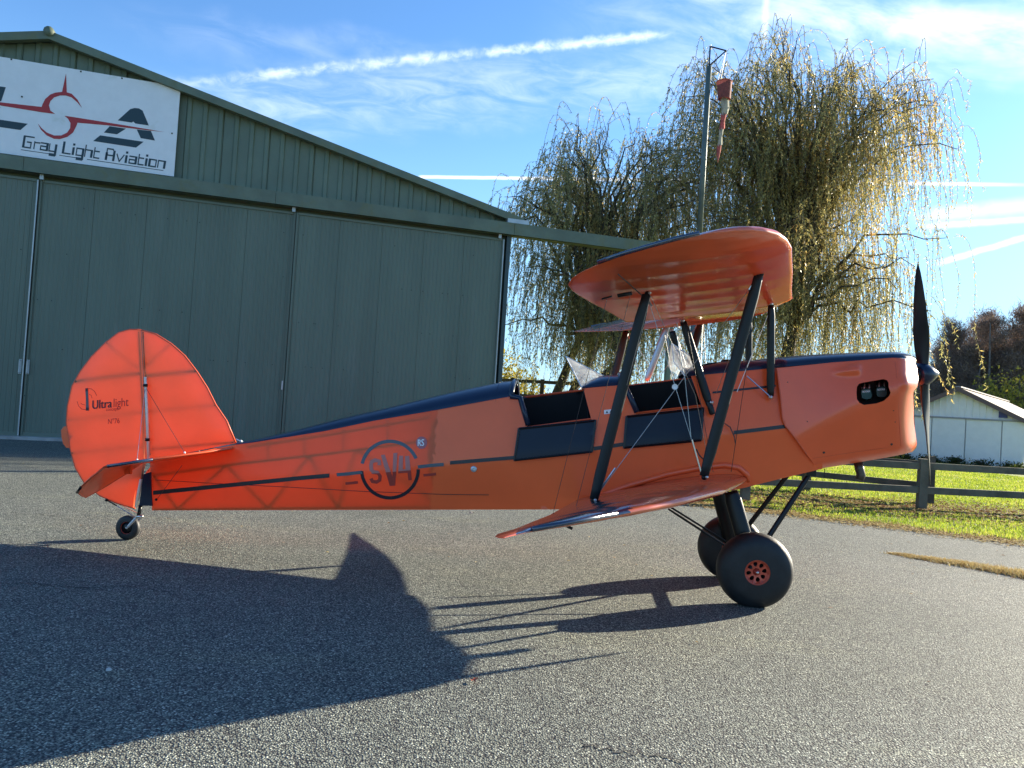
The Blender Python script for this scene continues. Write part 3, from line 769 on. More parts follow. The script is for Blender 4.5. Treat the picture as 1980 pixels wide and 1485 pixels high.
def willow(base, H, R, seed, nlimb, nst, label, squash=1.0, droop=2.0, lean=0.0, stems=1, leafd=21.0, top_w=0.0, lsz=1.0, tint0=.5):
    r = np.random.default_rng(seed)
    t = empty('willow_tree', base, 0, label=label, category='tree', group='weeping willows behind the fence')
    mb = MB(); forks = []
    for s_ in range(stems):
        a = r.uniform(0, 6.28); sp = .35 * (stems > 1)
        x0, y0 = math.cos(a) * sp, math.sin(a) * sp
        fx, fy = x0 * 2.5 + lean + r.normal(0, .3), y0 * 2.5; fz = H * r.uniform(.26, .36)
        mb.tube([(x0, y0, -.1), (x0 + (fx - x0) * .3, y0 + (fy - y0) * .3, fz * .45), (fx, fy, fz)], [.34 / math.sqrt(stems), .27 / math.sqrt(stems), .2 / math.sqrt(stems)], 9)
        forks.append(np.array([fx, fy, fz]))
    mb.obj('trunk', m_bark, t, True)
    limbs = []; mb = MB(); nlow = int(nlimb * .55)
    for i in range(nlimb + nlow):
        low = i >= nlimb; ii = i - nlimb if low else i; nn = nlow if low else nlimb
        th = 2 * math.pi * (ii * .618034 % 1) + r.normal(0, .25)
        rr = R * (math.sqrt((ii + .5) / nn) * r.uniform(.80, 1.05) if not low else r.uniform(.35, .92))
        lump = 1 + .07 * math.sin(3 * th + seed) + r.normal(0, .045)
        zt = H * (.46 + .50 * math.sqrt(max(0, 1 - (rr / (R * 1.08)) ** 2))) * lump
        if low: zt = H * r.uniform(.36, .62) 
        tip = np.array([lean + math.cos(th) * rr, math.sin(th) * rr * squash, zt])
        f0 = forks[i % len(forks)]
        c1 = np.array([f0[0] + (tip[0] - f0[0]) * .30, f0[1] + (tip[1] - f0[1]) * .30, tip[2] + H * (.10 if not low else .05)])
        c1[2] = min(c1[2], H * .90)
        ts = np.linspace(0, 1, 11)[:, None]
        cv = (1 - ts) ** 2 * f0 + 2 * ts * (1 - ts) * c1 + ts ** 2 * tip
        cv[1:-1] += r.normal(0, .12, (9, 3)); limbs.append(cv)
        mb.tube([tuple(p) for p in cv], list(np.linspace(.075, .010, 11)), 5, False)
    mb.obj('limb', m_bark, t, True)
    nlimb = len(limbs)
    # strands
    S = nlimb * nst; li = np.repeat(np.arange(nlimb), nst); tt = 1 - r.random(S) ** 1.1 * .62
    L_ = np.array(limbs); fi = tt * 10; i0 = np.minimum(fi.astype(int), 9); fr = (fi - i0)[:, None]
    st = L_[li, i0] * (1 - fr) + L_[li, i0 + 1] * fr
    st += r.normal(0, .22, (S, 3))
    rad = st[:, :2] - np.array([[lean, 0]]); rad /= np.maximum(np.linalg.norm(rad, axis=1), .1)[:, None]
    ang = np.arctan2(rad[:, 1], rad[:, 0]) + r.normal(0, .9, S)
    od = np.stack([np.cos(ang), np.sin(ang)], 1)
    Lh = np.clip(r.gamma(4, .25 * droop, S) * (.7 + .4 * tt), .6, 7.0)
    hi_ = np.clip((st[:, 2] / H - .55) / .35, 0, 1); Lh *= 1 - .50 * hi_
    Lh = np.minimum(Lh, np.maximum(st[:, 2] - 1.6 - r.random(S) * 1.3, .3))
    outl = r.uniform(.15, .75, S) * (.5 + .5 * tt) * (1 + .9 * hi_); rise = r.uniform(.0, .38, S) * (.3 + tt) * (1 + .9 * hi_)
    K = 14; tau = np.linspace(0, 1, K)
    sw = r.normal(0, .17, (S, 2))
    P = np.zeros((S, K, 3))
    ot = (1 - np.exp(-3.2 * tau)) / (1 - math.exp(-3.2))
    P[:, :, 0] = st[:, 0:1] + od[:, 0:1] * outl[:, None] * ot + sw[:, 0:1] * tau ** 2 * Lh[:, None] * .5
    P[:, :, 1] = st[:, 1:2] + od[:, 1:2] * outl[:, None] * ot + sw[:, 1:2] * tau ** 2 * Lh[:, None] * .5
    P[:, :, 2] = st[:, 2:3] + rise[:, None] * np.sin(np.pi * np.minimum(tau * 2.2, 1)) - Lh[:, None] * tau ** 1.35
    wv = r.uniform(0, 6.28, (S, 2))
    P[:, :, 0] += .075 * np.sin(tau * (4 + 7 * r.random((S, 1))) + wv[:, 0:1]) * tau ** .5; P[:, :, 1] += .075 * np.sin(tau * 8 + wv[:, 1:2])
    # twigs as thin crossed ribbons -> triangular prisms of 3 sides
    a3 = np.array([0, 2.094, 4.189]); rw = np.linspace(.0085, .003, K)
    ring = np.stack([np.cos(a3), np.sin(a3), np.zeros(3)], 1)
    TV = P[:, :, None, :] + ring[None, None] * rw[None, :, None, None]      # S,K,3,3
    Q = []
    for k3 in range(3):
        q = np.stack([TV[:, :-1, k3], TV[:, :-1, (k3 + 1) % 3], TV[:, 1:, (k3 + 1) % 3], TV[:, 1:, k3]], 2); Q.append(q.reshape(-1, 4, 3))
    mesh_np('twigs', np.concatenate(Q), 4, m_twig, t, kind='stuff')
    # leaves
    nl = np.maximum((Lh + outl) * leafd, 6).astype(int); sid = np.repeat(np.arange(S), nl); M_ = len(sid)
    u = r.random(M_) ** .85 * (K - 1); j = np.minimum(u.astype(int), K - 2); f = (u - j)[:, None]
    c = P[sid, j] * (1 - f) + P[sid, j + 1] * f; tang = P[sid, j + 1] - P[sid, j]; tang /= np.linalg.norm(tang, axis=1)[:, None] + 1e-6
    rd = r.normal(0, 1, (M_, 3)); d = tang * .8 + rd * .62 + np.array([0, 0, -.35]); d /= np.linalg.norm(d, axis=1)[:, None]
    wv_ = np.cross(d, r.normal(0, 1, (M_, 3))); wv_ /= np.linalg.norm(wv_, axis=1)[:, None] + 1e-6
    ll = r.uniform(.06, .14, M_)[:, None] * lsz; ww = ll * r.uniform(.07, .13, M_)[:, None]
    V = np.stack([c, c + d * ll * .45 + wv_ * ww, c + d * ll, c + d * ll * .45 - wv_ * ww], 1)
    stint = r.normal(0, .16, S)
    tint = np.clip(tint0 + stint[sid] + r.normal(0, .13, M_) + .10 * (c[:, 0] - lean) / R - .10 * (c[:, 2] < H * .45), 0, 1)  # sunlit right side and shaded low part are painted into the leaf tint
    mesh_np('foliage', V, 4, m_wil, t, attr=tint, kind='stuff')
    return M_
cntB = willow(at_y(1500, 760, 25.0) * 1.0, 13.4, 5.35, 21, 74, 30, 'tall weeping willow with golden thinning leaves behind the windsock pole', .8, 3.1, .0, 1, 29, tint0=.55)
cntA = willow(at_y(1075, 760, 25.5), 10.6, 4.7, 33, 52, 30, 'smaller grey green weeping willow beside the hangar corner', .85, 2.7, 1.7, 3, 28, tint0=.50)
for o in bpy.data.objects:
    if o.name.startswith('willow_tree'): o.location.z = 0

# ---------------------------------------------------------------- bare woods and bushes far right
m_bare = leaf_mat('bare_twig', [(0, (.10, .08, .07)), (.5, (.21, .145, .12)), (.85, (.32, .21, .15)), (1, (.42, .31, .17))], .25, .8, .2)
m_bark2 = mat('grey_bark', (.19, .155, .13), .9)
def bare_proto(seed, H=10.0):
    r = np.random.default_rng(seed); t = empty('bare_tree', (0, 0, 0), 0)
    mb = MB(); mb.tube([(0, 0, -.2), (r.normal(0, .1), r.normal(0, .1), H * .4), (r.normal(0, .3), r.normal(0, .3), H * .92)], [.17, .11, .025], 6); mb.obj('trunk', m_bark2, t, True)
    segs = []
    for i in range(46):
        z0 = H * (.22 + .7 * (i / 46)); a = r.uniform(0, 6.28); L = H * (.30 - .22 * (i / 46)) * r.uniform(.7, 1.2); el = r.uniform(.5, 1.1)
        p0 = np.array([0, 0, z0]); d = np.array([math.cos(a) * math.cos(el), math.sin(a) * math.cos(el), math.sin(el)])
        segs.append((p0, p0 + d * L, .035 * (1 - i / 60)))
    mb = MB()
    for a_, b_, w_ in segs: mb.tube([a_, (a_ + b_) / 2 + r.normal(0, .08, 3), b_], [w_, w_ * .6, .008], 4, False)
    mb.obj('branches', m_bark2, t)
    N = 9000; si = r.integers(0, len(segs), N); u = .25 + .8 * r.random(N)
    A = np.array([s[0] for s in segs])[si]; B = np.array([s[1] for s in segs])[si]; c = A + (B - A) * u[:, None] + r.normal(0, .22, (N, 3))
    d = r.normal(0, 1, (N, 3)) * .8 + np.array([0, 0, .8]); d /= np.linalg.norm(d, axis=1)[:, None]; wv = np.cross(d, r.normal(0, 1, (N, 3))); wv /= np.linalg.norm(wv, axis=1)[:, None]
    L = r.uniform(.15, .55, N)[:, None]; V = np.stack([c - wv * .014, c + wv * .019, c + d * L], 1)
    mesh_np('twigs', V, 3, m_bare, t, attr=np.clip(r.normal(.5, .22, N), 0, 1), kind='stuff')
    return t
def copy_tree(o, parent=None):
    c = o.copy(); COL.objects.link(c); c.parent = parent
    for ch in [k for k in bpy.data.objects if k.parent == o]: copy_tree(ch, c)
    return c
protos = [bare_proto(s) for s in (1, 2, 3)]
rr = random.Random(9); nb = 0
for i in range(58):
    px = 1775 + i * 10.5; Y = rr.uniform(58, 82); Xw = at_y(px, 760, Y).x
    want = 643 + 32 * math.sin(i * .9) + rr.uniform(-14, 22) - (18 if px > 1930 else 0) + (45 if px < 1835 else 0)
    hh = at_y(px, want, Y).z
    o = protos[i] if i < 3 else copy_tree(protos[i % 3])
    o.location = (Xw, Y, -.3); s = hh / 9.6; o.scale = (s * rr.uniform(.9, 1.25), s * 1.1, s); o.rotation_euler[2] = rr.uniform(0, 6.28)
    o['label'] = 'leafless reddish brown tree of the dense wood far right'; o['category'] = 'tree'; o['group'] = 'bare trees of the wood behind the shed'

def bush(name, loc, rx_, rz_, n, mt, label, tint, group=None, seed=1, leaf=.10):
    r = np.random.default_rng(seed); t = empty(name, loc, 0, label=label, category='bush')
    if group: t['group'] = group
    mb = MB()
    for k in range(7):
        a = r.uniform(0, 6.28); mb.tube([(0, 0, -.1), (math.cos(a) * rx_ * .3, math.sin(a) * rx_ * .3, rz_ * .5), (math.cos(a) * rx_ * .6, math.sin(a) * rx_ * .6, rz_ * .85)], [.05, .03, .01], 5, False)
    mb.obj('stem', m_bark, t)
    cl = r.normal(0, 1, (38, 3)); cl /= np.linalg.norm(cl, axis=1)[:, None]; cl *= (r.random(38) ** .4)[:, None]; cl[:, 2] = np.abs(cl[:, 2])
    ci = r.integers(0, 38, n); c = cl[ci] * np.array([rx_, rx_, rz_]) * .85 + r.normal(0, .16, (n, 3)) * np.array([rx_, rx_, rz_]); c[:, 2] = np.abs(c[:, 2])
    d = r.normal(0, 1, (n, 3)) + np.array([0, 0, .4]); d /= np.linalg.norm(d, axis=1)[:, None]; wv = np.cross(d, r.normal(0, 1, (n, 3))); wv /= np.linalg.norm(wv, axis=1)[:, None]
    L = r.uniform(.5, 1.3, n)[:, None] * leaf
    V = np.stack([c, c + d * L * .5 + wv * L * .25, c + d * L, c + d * L * .5 - wv * L * .25], 1)
    mesh_np('foliage', V, 4, mt, t, attr=np.clip(r.normal(tint, .17, n), 0, 1), kind='stuff'); return t
m_bush = leaf_mat('bush_leaf', [(0, (.03, .05, .015)), (.4, (.09, .11, .02)), (.7, (.22, .20, .03)), (1, (.42, .33, .05))], .45)
b1 = at_y(1945, 760, 52); bush('golden_bush', (b1.x, 52, 0), 3.9, 4.9, 9000, m_bush, 'large golden leaved bush rising behind the brown roof of the shed', .88, seed=4, leaf=.26)
for i, (px, Y, rx_, rz_, tn) in enumerate(((1700, 34, 1.1, 1.1, .70), (1650, 36, 1.2, 1.3, .6), (1600, 38, 1.3, 1.4, .6))):
    p = at_y(px, 800, Y); bush('leafy_shrub', (p.x, Y, 0), rx_, rz_, 2600, m_bush, ['sunlit shrub at the left corner of the white shed', 'shrub seen below the cowling left of the shed', 'shrub farthest left below the cowling'][i], tn, seed=20 + i, leaf=.12)
for i, (px, Y, rx_, rz_, tn, lb) in enumerate(((962, 31, 1.6, 3.4, .8, 'yellow bush catching sun beside the hangar corner'), (1010, 33, 1.6, 3.0, .85, 'golden bush behind the high rail fence'),
                                           (1240, 33, 2.6, 3.6, .6, 'broad bush behind the front cockpit and the willow stems'), (1390, 34, 3.0, 3.2, .55, 'dense bush behind the windscreen under the tall willow'))):
    p = at_y(px, 760, Y); bush('garden_bush', (p.x, Y, 0), rx_, rz_, 4500, m_bush, lb, tn, seed=40 + i, leaf=.16)
# hedge at the foot of the shed
for i in range(9):
    q = BA + be * (.3 + i * 1.05) + bn * .55; bush('low_shrub', (q.x, q.y, -.05), .62, .34, 700, m_bush, 'low dark green shrub of the row at the foot of the white shed', .12, 'row of low shrubs along the shed', 60 + i, .09)
# pale garden wall beyond the high fence
wq = at_y(1090, 760, 36); o = MB().box((0, 0, .9), (7.5, .2, 1.8)).obj('garden_wall', mat('pale_render', (.60, .56, .50), .8, var=.1), None, label='pale rendered wall glimpsed between the willow stems', category='wall'); o.location = (wq.x, 36, 0)

# ---------------------------------------------------------------- windsock pole
PY = 17.5
pt_ = at_y(1371, 129, PY)
pole = empty('windsock_pole', (pt_.x, PY, 0), 0, label='slim grey green mast with triangular top bracket in front of the tall willow', category='pole')
pb = at_y(1351, 449, PY)
mb = MB(); mb.tube([(0, 0, 0), (0, 0, pt_.z * .55)], .085, 10); mb.obj('mast_base', mat('grey_green_pole', (.10, .13, .115), .5, .2, var=.15), pole, True)
mb = MB(); mb.tube([(0, 0, pt_.z * .55), (0, 0, pt_.z)], .062, 10); mb.obj('mast', MATS['grey_green_pole'], pole, True)
e1 = at_y(1377, 90, PY) ; e2 = at_y(1404, 98, PY); o_ = Vector((pt_.x, PY, 0))
tp = Vector((0, 0, e1.z)); en = Vector((e2.x - o_.x, 0, e2.z))
mb = MB(); mb.tube([(0, 0, pt_.z - .02), tp], .018, 6); mb.tube([tp, en], .016, 6); mb.tube([(0, 0, pt_.z + .02), en], .016, 6); mb.obj('bracket', m_black, pole)
ws = empty('windsock', (e2.x, PY, e2.z), 0, label='limp tattered red and white windsock hanging from the mast bracket', category='windsock')
q = lambda x, y: at_y(x, y, PY) - Vector((e2.x, PY, e2.z))
rc = q(1400.5, 159); r0 = (q(1415.5, 159) - q(1386, 159)).x / 2; rb = q(1400.5, 192); r1 = r0 * .80
mb = MB()
n = 20; V = []; F = []
for k, (c_, r_) in enumerate(((rc, r0), (rc.lerp(rb, .5), (r0 + r1) / 2), (rb, r1))):
    for i in range(n):
        a = 2 * math.pi * i / n; V.append(c_ + Vector((math.cos(a) * r_, math.sin(a) * r_, 0)))
for k in range(2):
    for i in range(n): F.append((k * n + i, k * n + (i + 1) % n, (k + 1) * n + (i + 1) % n, (k + 1) * n + i))
mobj('mouth', V, F, mat('faded_red_cloth', (.23, .065, .055), .8, trans=.18, var=.25, vscale=12), ws, True)
mb = MB(); mb.tube([rc + Vector((math.cos(a) * r0, math.sin(a) * r0, 0)) for a in np.linspace(0, 2 * math.pi, 25)], .012, 5, False); mb.obj('hoop', mat('red_hoop', (.45, .07, .05), .5), ws)
mb = MB()
for a in (0.3, 1.9, 3.5, 5.0): mb.tube([(0, 0, 0), rc + Vector((math.cos(a) * r0, math.sin(a) * r0, 0))], .005, 4, False)
mb.obj('bridle', m_wire, ws)
def tatter(pts, ws_, mt, name):
    V = []; F = []; n = 10
    for k, ((x, y), r_) in enumerate(zip(pts, ws_)):
        c_ = q(x, y)
        for i in range(n):
            a = 2 * math.pi * i / n; rr_ = r_ * (1 + .35 * math.sin(3 * a + k)); V.append(c_ + Vector((math.cos(a) * rr_, math.sin(a) * rr_ * .5, .03 * math.sin(2 * a + k))))
    for k in range(len(pts) - 1):
        for i in range(n): F.append((k * n + i, k * n + (i + 1) % n, (k + 1) * n + (i + 1) % n, (k + 1) * n + i))
    return mobj(name, V, F, mt, ws, True)
m_wc = mat('dirty_white_cloth', (.40, .40, .34), .85, trans=.35, var=.2, vscale=10); m_rc = mat('pink_red_cloth', (.40, .12, .11), .85, trans=.35, var=.25, vscale=10)
tatter([(1402, 190), (1402, 210), (1400, 222)], [r1 * .6, r1 * .55, r1 * .45], m_wc, 'white_band')
tatter([(1400, 220), (1397, 236), (1395, 250)], [r1 * .45, r1 * .30, r1 * .42], m_rc, 'red_band')
tatter([(1395, 249), (1393, 266), (1391, 282)], [r1 * .36, r1 * .24, r1 * .34], m_wc, 'white_band')
tatter([(1391, 281), (1389, 296), (1388, 312)], [r1 * .34, r1 * .28, r1 * .08], m_rc, 'red_band')
# ================================================================== BIPLANE
PO = Vector((1.893, 6.078, 0)); PYAW = R_(-5.4)
pu = Vector((math.cos(PYAW), math.sin(PYAW), 0)); pv = Vector((-math.sin(PYAW), math.cos(PYAW), 0))
plane = empty('biplane', PO, PYAW, label='orange and navy two seat biplane with open cockpits parked on the asphalt', category='airplane')
CL = Vector(((CC - PO).dot(pu), (CC - PO).dot(pv), CAM_H))
def lray(x, y):
    d = ray(x, y); return Vector((d.dot(pu), d.dot(pv), d.z))
def P(x, y, s):
    """picture point carried to the aircraft's fore-aft plane s metres right (-) or left (+) of its centreline"""
    d = lray(x, y); t = (s - CL.y) / d.y; return CL + d * t
def PW(x, y, p0, n):
    d = lray(x, y); t = (Vector(p0) - CL).dot(Vector(n)) / d.dot(Vector(n)); return CL + d * t
def mir(V): return [(v[0], -v[1], v[2]) for v in V]

# fuselage side tables (picture x -> y), half width table
yb = interp([(290, 987), (640, 986), (1080, 985), (1180, 982), (1300, 970), (1440, 943), (1581, 908), (1740, 881)])
ys = interp([(290, 954), (580, 925), (637, 920), (870, 896), (993, 886), (1150, 868), (1204, 860), (1360, 845), (1419, 837), (1518, 825), (1600, 816)])
yl = interp([(290, 893), (380, 874), (460, 859), (480, 857), (626, 834), (726, 813), (826, 796), (984, 767), (1125, 750), (1196, 745), (1336, 727), (1460, 715), (1500, 711), (1600, 702)])
wt_ = interp([(290, .035), (460, .12), (640, .21), (830, .30), (985, .36), (1130, .385), (1340, .39), (1600, .38)])
def wf(x, y):
    w0 = wt_(x); s_ = ys(x); k = min(1, max(.25, (x - 290) / 600))
    if y < s_: f = min(1, (s_ - y) / max(1, s_ - yl(x))); ins = .085 * k * f
    else: f = min(1, (y - s_) / max(1, yb(x) - s_)); ins = .035 * k * f
    d = abs(y - s_)
    if d < 7: ins = max(ins, 0) + .002 * (1 - d / 7)
    return max(.01, w0 - ins)
def side(name, outer, holes=(), mt=None, parent=plane, off=0.0, step=9, mirror=False, wfun=wf, smooth=True, lines=(), kind=None):
    v, f = tri2d(outer, holes, step, lines)
    V = [P(x, y, -(wfun(x, y) + off)) for x, y in v]
    if mirror: V = mir(V)
    o = mobj(name, V, f, mt, parent, smooth)
    return o
X_ = lambda a, b, n=12: [a + (b - a) * i / n for i in range(n + 1)]
lon = [(x, yl(x)) for x in (290, 340, 380, 420, 460, 480, 550, 626, 726, 826, 900, 984)]
full_top = [(x, yl(x)) for x in (290, 340, 380, 420, 460, 480, 550, 626, 726, 826, 900, 984, 1003, 1060, 1128, 1196, 1270, 1336, 1400, 1460, 1500, 1590)]
bot = [(x, yb(x)) for x in (1590, 1520, 1440, 1370, 1300, 1240, 1180, 1080, 900, 640, 450, 294)]
notch = lon + [(1003, 766), (1020, 826), (1143, 810), (1128, 751), (1196, 745), (1207, 744), (1229, 799), (1356, 784), (1336, 727), (1400, yl(1400)), (1460, 715), (1500, 711), (1590, 703)]
crease = [[(x, ys(x)) for x in (300, 450, 580, 637, 750, 870, 993, 1150, 1204, 1360, 1419, 1518, 1585)]]
fus = side('fuselage', notch + bot, mt=m_fab, lines=crease)
side('fuselage_side', full_top + bot, mt=m_fab, parent=fus, mirror=True, lines=crease)
def two_cloth(o, sgn):
    o.data.materials.append(m_fab2)
    lim = P(838, 860, -.33).x
    for f in o.data.polygons:
        if f.center.x > lim: f.material_index = 1
two_cloth(fus, -1)
two_cloth([k for k in fus.children if k.name.startswith('fuselage_side')][0], 1)
# bottom skin
V = []; F = []
for x, y in bot: 
    p = P(x, y, -wf(x, y)); V += [p, (p[0], -p[1], p[2])]
for i in range(len(bot) - 1): F.append((2 * i, 2 * i + 1, 2 * i + 3, 2 * i + 2))
mobj('bottom_skin', V, F, m_fab2, fus)
# cockpit lining, floor and bulkheads
lin = [(850, 800), (960, 775), (1003, 766), (1022, 829), (1143, 813), (1128, 752), (1207, 745), (1230, 802), (1355, 788), (1340, 728), (1400, 722), (1400, 900), (960, 940), (850, 950), (832, 925), (826, 880), (834, 820)]
side('cockpit_lining', lin, mt=m_blackm, off=-.022, parent=fus)
side('cockpit_lining', [(850, 800), (960, 776), (1003, 769), (1128, 753), (1336, 729), (1400, 722), (1400, 900), (960, 940), (850, 950), (832, 925), (826, 880), (834, 820)], mt=m_blackm, off=-.022, mirror=True, parent=fus)
def bulk(xt, yt, xb_, yb_, name='bulkhead'):
    a = P(xt, yt, -wf(xt, yt) + .03); b = P(xb_, yb_, -wf(xb_, yb_) + .03)
    mobj(name, [a, b, (b[0], -b[1], b[2]), (a[0], -a[1], a[2])], [(0, 1, 2, 3)], m_blackm, fus)
for q in ((985, 770, 1000, 930), (1132, 752, 1148, 925), (1205, 748, 1225, 915), (1340, 730, 1362, 900)): bulk(*q)
a = P(960, 925, -.3); b = P(1400, 890, -.3); mobj('cockpit_floor', [a, b, (b[0], .3, b[2]), (a[0], .3, a[2])], [(0, 1, 2, 3)], m_blackm, fus)
# rims on the far sill
for pts in ([(1003, 766), (1060, 759), (1128, 751)], [(1207, 744), (1270, 736), (1336, 728)]):
    mb = MB(); mb.tube([mir([P(x, y, -wf(x, y))])[0] for x, y in pts], .011, 6); mb.obj('sill_rim', m_edge, fus)
for pts in ([(1021, 826), (1143, 810)], [(1229, 799), (1356, 784)]):
    mb = MB(); mb.tube([P(x, y, -wf(x, y)) for x, y in pts], .008, 6); mb.obj('sill_rim', m_edge, fus)
# internal steel tube frame that shows as shade through the fabric
mb = MB()
nodes_b = [345, 520, 655, 860]; nodes_t = [300, 440, 600, 690]
def ip(x, t): 
    y = yl(x) + (yb(x) - yl(x)) * t; return P(x, y, -(wf(x, y) - .014))
for i in range(len(nodes_b)):
    mb.tube([ip(nodes_b[i], .97), ip(nodes_t[i], .30)], .011, 5)
    if i + 1 < len(nodes_t): mb.tube([ip(nodes_b[i], .97), ip(nodes_t[i + 1], .30)], .011, 5)
mb.tube([ip(x, .30) for x in (300, 450, 640, 830, 985)], .010, 5); mb.tube([ip(x, .97) for x in (300, 450, 640, 830, 985)], .010, 5)
mb.tube([ip(x, .07) for x in (480, 640, 830)], .008, 5)
for x in (520, 590, 665, 750): mb.tube([ip(x, .03), ip(x, .28)], .007, 5)
mb.obj('tube_frame', m_frame, fus, kind='stuff')
# ---- decks
def topz(tab):
    """top outline picture points -> height over a, on the centreline"""
    q = sorted([(P(x, y, -.06).x, P(x, y, -.06).z) for x, y in tab]); A = [k[0] for k in q]; Z = [k[1] for k in q]
    return lambda a_: float(np.interp(a_, A, Z))
def deck(name, xs, top, mt=m_navy, n=9, pw=2.0, endcap=False, ins=0.0):
    tz = topz(top); V = []; F = []
    for x in xs:
        y = yl(x); w_ = wf(x, y) + .004 - ins; p = P(x, y, -w_); z1 = max(tz(p.x), p.z + .004)
        for k in range(2 * n + 1):
            th = math.pi * k / (2 * n); c = math.cos(th); s_ = math.sin(th)
            V.append((p.x, -w_ * math.copysign(abs(c) ** (2 / pw), c), p.z + (z1 - p.z) * abs(s_) ** (2 / pw)))
    m_ = 2 * n + 1
    for i in range(len(xs) - 1):
        for k in range(m_ - 1): F.append((i * m_ + k, i * m_ + k + 1, (i + 1) * m_ + k + 1, (i + 1) * m_ + k))
    o = mobj(name, V, F, mt, plane, True)
    return o, V, m_
rear_top = [(455, 853), (480, 852), (560, 834), (656, 809), (740, 790), (826, 769), (900, 752), (975, 737), (990, 736)]
rd, Vr, m_ = deck('rear_deck', X_(455, 986, 26), rear_top, pw=1.75)
n_ = m_; last = [Vector(v) - Vector((.03, 0, 0)) for v in Vr[25 * m_:26 * m_]]
last = [Vector((v.x, v.y * .98, v.z - .004)) for v in last]; b0 = P(975, 930, -.3)
mobj('deck_bulkhead', last + [Vector((b0.x, .34, b0.z)), Vector((b0.x, -.34, b0.z))], [tuple(range(n_ + 2))], m_blackm, rd)
md, Vm, _ = deck('middle_deck', X_(1125, 1198, 8), [(1115, 749), (1128, 745), (1140, 735), (1164, 726), (1195, 724), (1205, 724)], pw=2.2)
front_top = [(1325, 713), (1345, 708), (1400, 699), (1460, 696), (1500, 692), (1560, 687), (1640, 683), (1700, 681), (1720, 681), (1745, 683), (1757, 688), (1768, 699)]
# padded coamings round the cockpits
def coaming(V, idx, m_, side_pts):
    ring = [Vector(V[idx * m_ + k]) for k in range(m_)]
    pts = [P(x, y, -(wf(x, y) + .004)) for x, y in side_pts][::-1] + ring[::1] + mir([P(x, y, -(wf(x, y) + .004)) for x, y in side_pts])
    mb = MB(); mb.tube([Vector(p) + Vector((.01, 0, 0)) for p in pts], .022, 8); return mb.obj('coaming', m_navy, plane, True)
coaming(Vr, 26, m_, [(1003, 769), (1011, 795), (1019, 822)])
coaming(Vm, 8, m_, [(1207, 748), (1218, 772), (1229, 797)])
# ---- folded cockpit doors
def door(q, yt):
    o = side('cockpit_door', q, mt=m_door, off=.022, step=12)
    cx = sum(p[0] for p in q) / 4; cy = sum(p[1] for p in q) / 4
    for i in range(4):
        a, b = q[i], q[(i + 1) % 4]; mb = MB()
        ins = lambda p: (p[0] + (cx - p[0]) * .02, p[1] + (cy - p[1]) * .03)
        a, b = ins(a), ins(b)
        mb.tube([P(a[0] + (b[0] - a[0]) * t, a[1] + (b[1] - a[1]) * t, -(wf(a[0] + (b[0] - a[0]) * t, a[1] + (b[1] - a[1]) * t) + .024)) for t in (0, .33, .66, 1)], .010, 6)
        mb.obj('door_frame', m_black, o)
    e_ = side('door_edge', [(p[0] + (p[0] - cx) * .012, p[1] + (p[1] - cy) * .035) for p in q], mt=m_edge, off=.006, step=14, parent=o)
door([(1002, 828), (1153, 812), (1146, 874), (993, 891)], 0)
door([(1210, 805), (1361, 788), (1357, 852), (1205, 867)], 0)
# ---- stripes, emblem and lettering on the fabric
def film(name, poly, mt, off=.004, step=10, parent=fus): return side(name, poly, mt=mt, off=off, step=step, parent=parent, smooth=False)
def band(x0, x1, t0, t1, dy=0.0, n=12):
    xs = X_(x0, x1, n); return [(x, ys(x) - t0 + dy) for x in xs] + [(x, ys(x) + t1 + dy) for x in xs[::-1]]
film('stripe', band(296, 637, 4.5, 3.5), m_stripe); film('stripe', band(870, 995, 4.5, 2.5), m_stripe, off=.005); film('stripe', band(1148, 1207, 4.5, 3), m_stripe, off=.005)
film('stripe', band(1419, 1520, 4.0, 3.2), m_stripe, off=.005)
film('stripe', [(1378, 757), (1500, 744), (1500, 748), (1378, 761)], m_stripe)
E0 = (754, 908)
def arc(a0, a1, ro, ri, n=26):
    o = [(E0[0] + ro * math.cos(R_(a)), E0[1] - ro * math.sin(R_(a))) for a in X_(a0, a1, n)]
    i = [(E0[0] + ri * math.cos(R_(a)), E0[1] - ri * math.sin(R_(a))) for a in X_(a1, a0, n)]
    return o + i
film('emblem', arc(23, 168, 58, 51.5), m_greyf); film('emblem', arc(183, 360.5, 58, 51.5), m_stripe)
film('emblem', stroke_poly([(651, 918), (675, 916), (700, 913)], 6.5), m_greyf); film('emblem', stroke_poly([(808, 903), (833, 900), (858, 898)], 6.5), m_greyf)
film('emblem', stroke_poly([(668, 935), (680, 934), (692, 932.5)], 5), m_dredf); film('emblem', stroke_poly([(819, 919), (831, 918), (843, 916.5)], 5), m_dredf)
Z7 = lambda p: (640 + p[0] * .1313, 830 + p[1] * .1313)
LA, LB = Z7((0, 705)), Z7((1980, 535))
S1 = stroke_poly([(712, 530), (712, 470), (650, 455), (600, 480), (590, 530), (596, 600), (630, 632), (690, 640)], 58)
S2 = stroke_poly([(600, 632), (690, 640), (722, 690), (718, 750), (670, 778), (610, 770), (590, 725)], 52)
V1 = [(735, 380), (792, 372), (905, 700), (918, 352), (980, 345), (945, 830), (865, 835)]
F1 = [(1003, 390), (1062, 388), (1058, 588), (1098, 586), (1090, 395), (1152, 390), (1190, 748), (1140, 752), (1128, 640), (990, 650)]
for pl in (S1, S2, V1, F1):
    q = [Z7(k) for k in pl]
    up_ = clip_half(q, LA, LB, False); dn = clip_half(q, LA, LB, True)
    if len(up_) > 2: film('letter', up_, m_sheenf, .0045 + .0004 * random.random())  # half above the crease: sky sheen painted as a paler letter colour
    if len(dn) > 2: film('letter', dn, m_dredf, .0045 + .0004 * random.random())
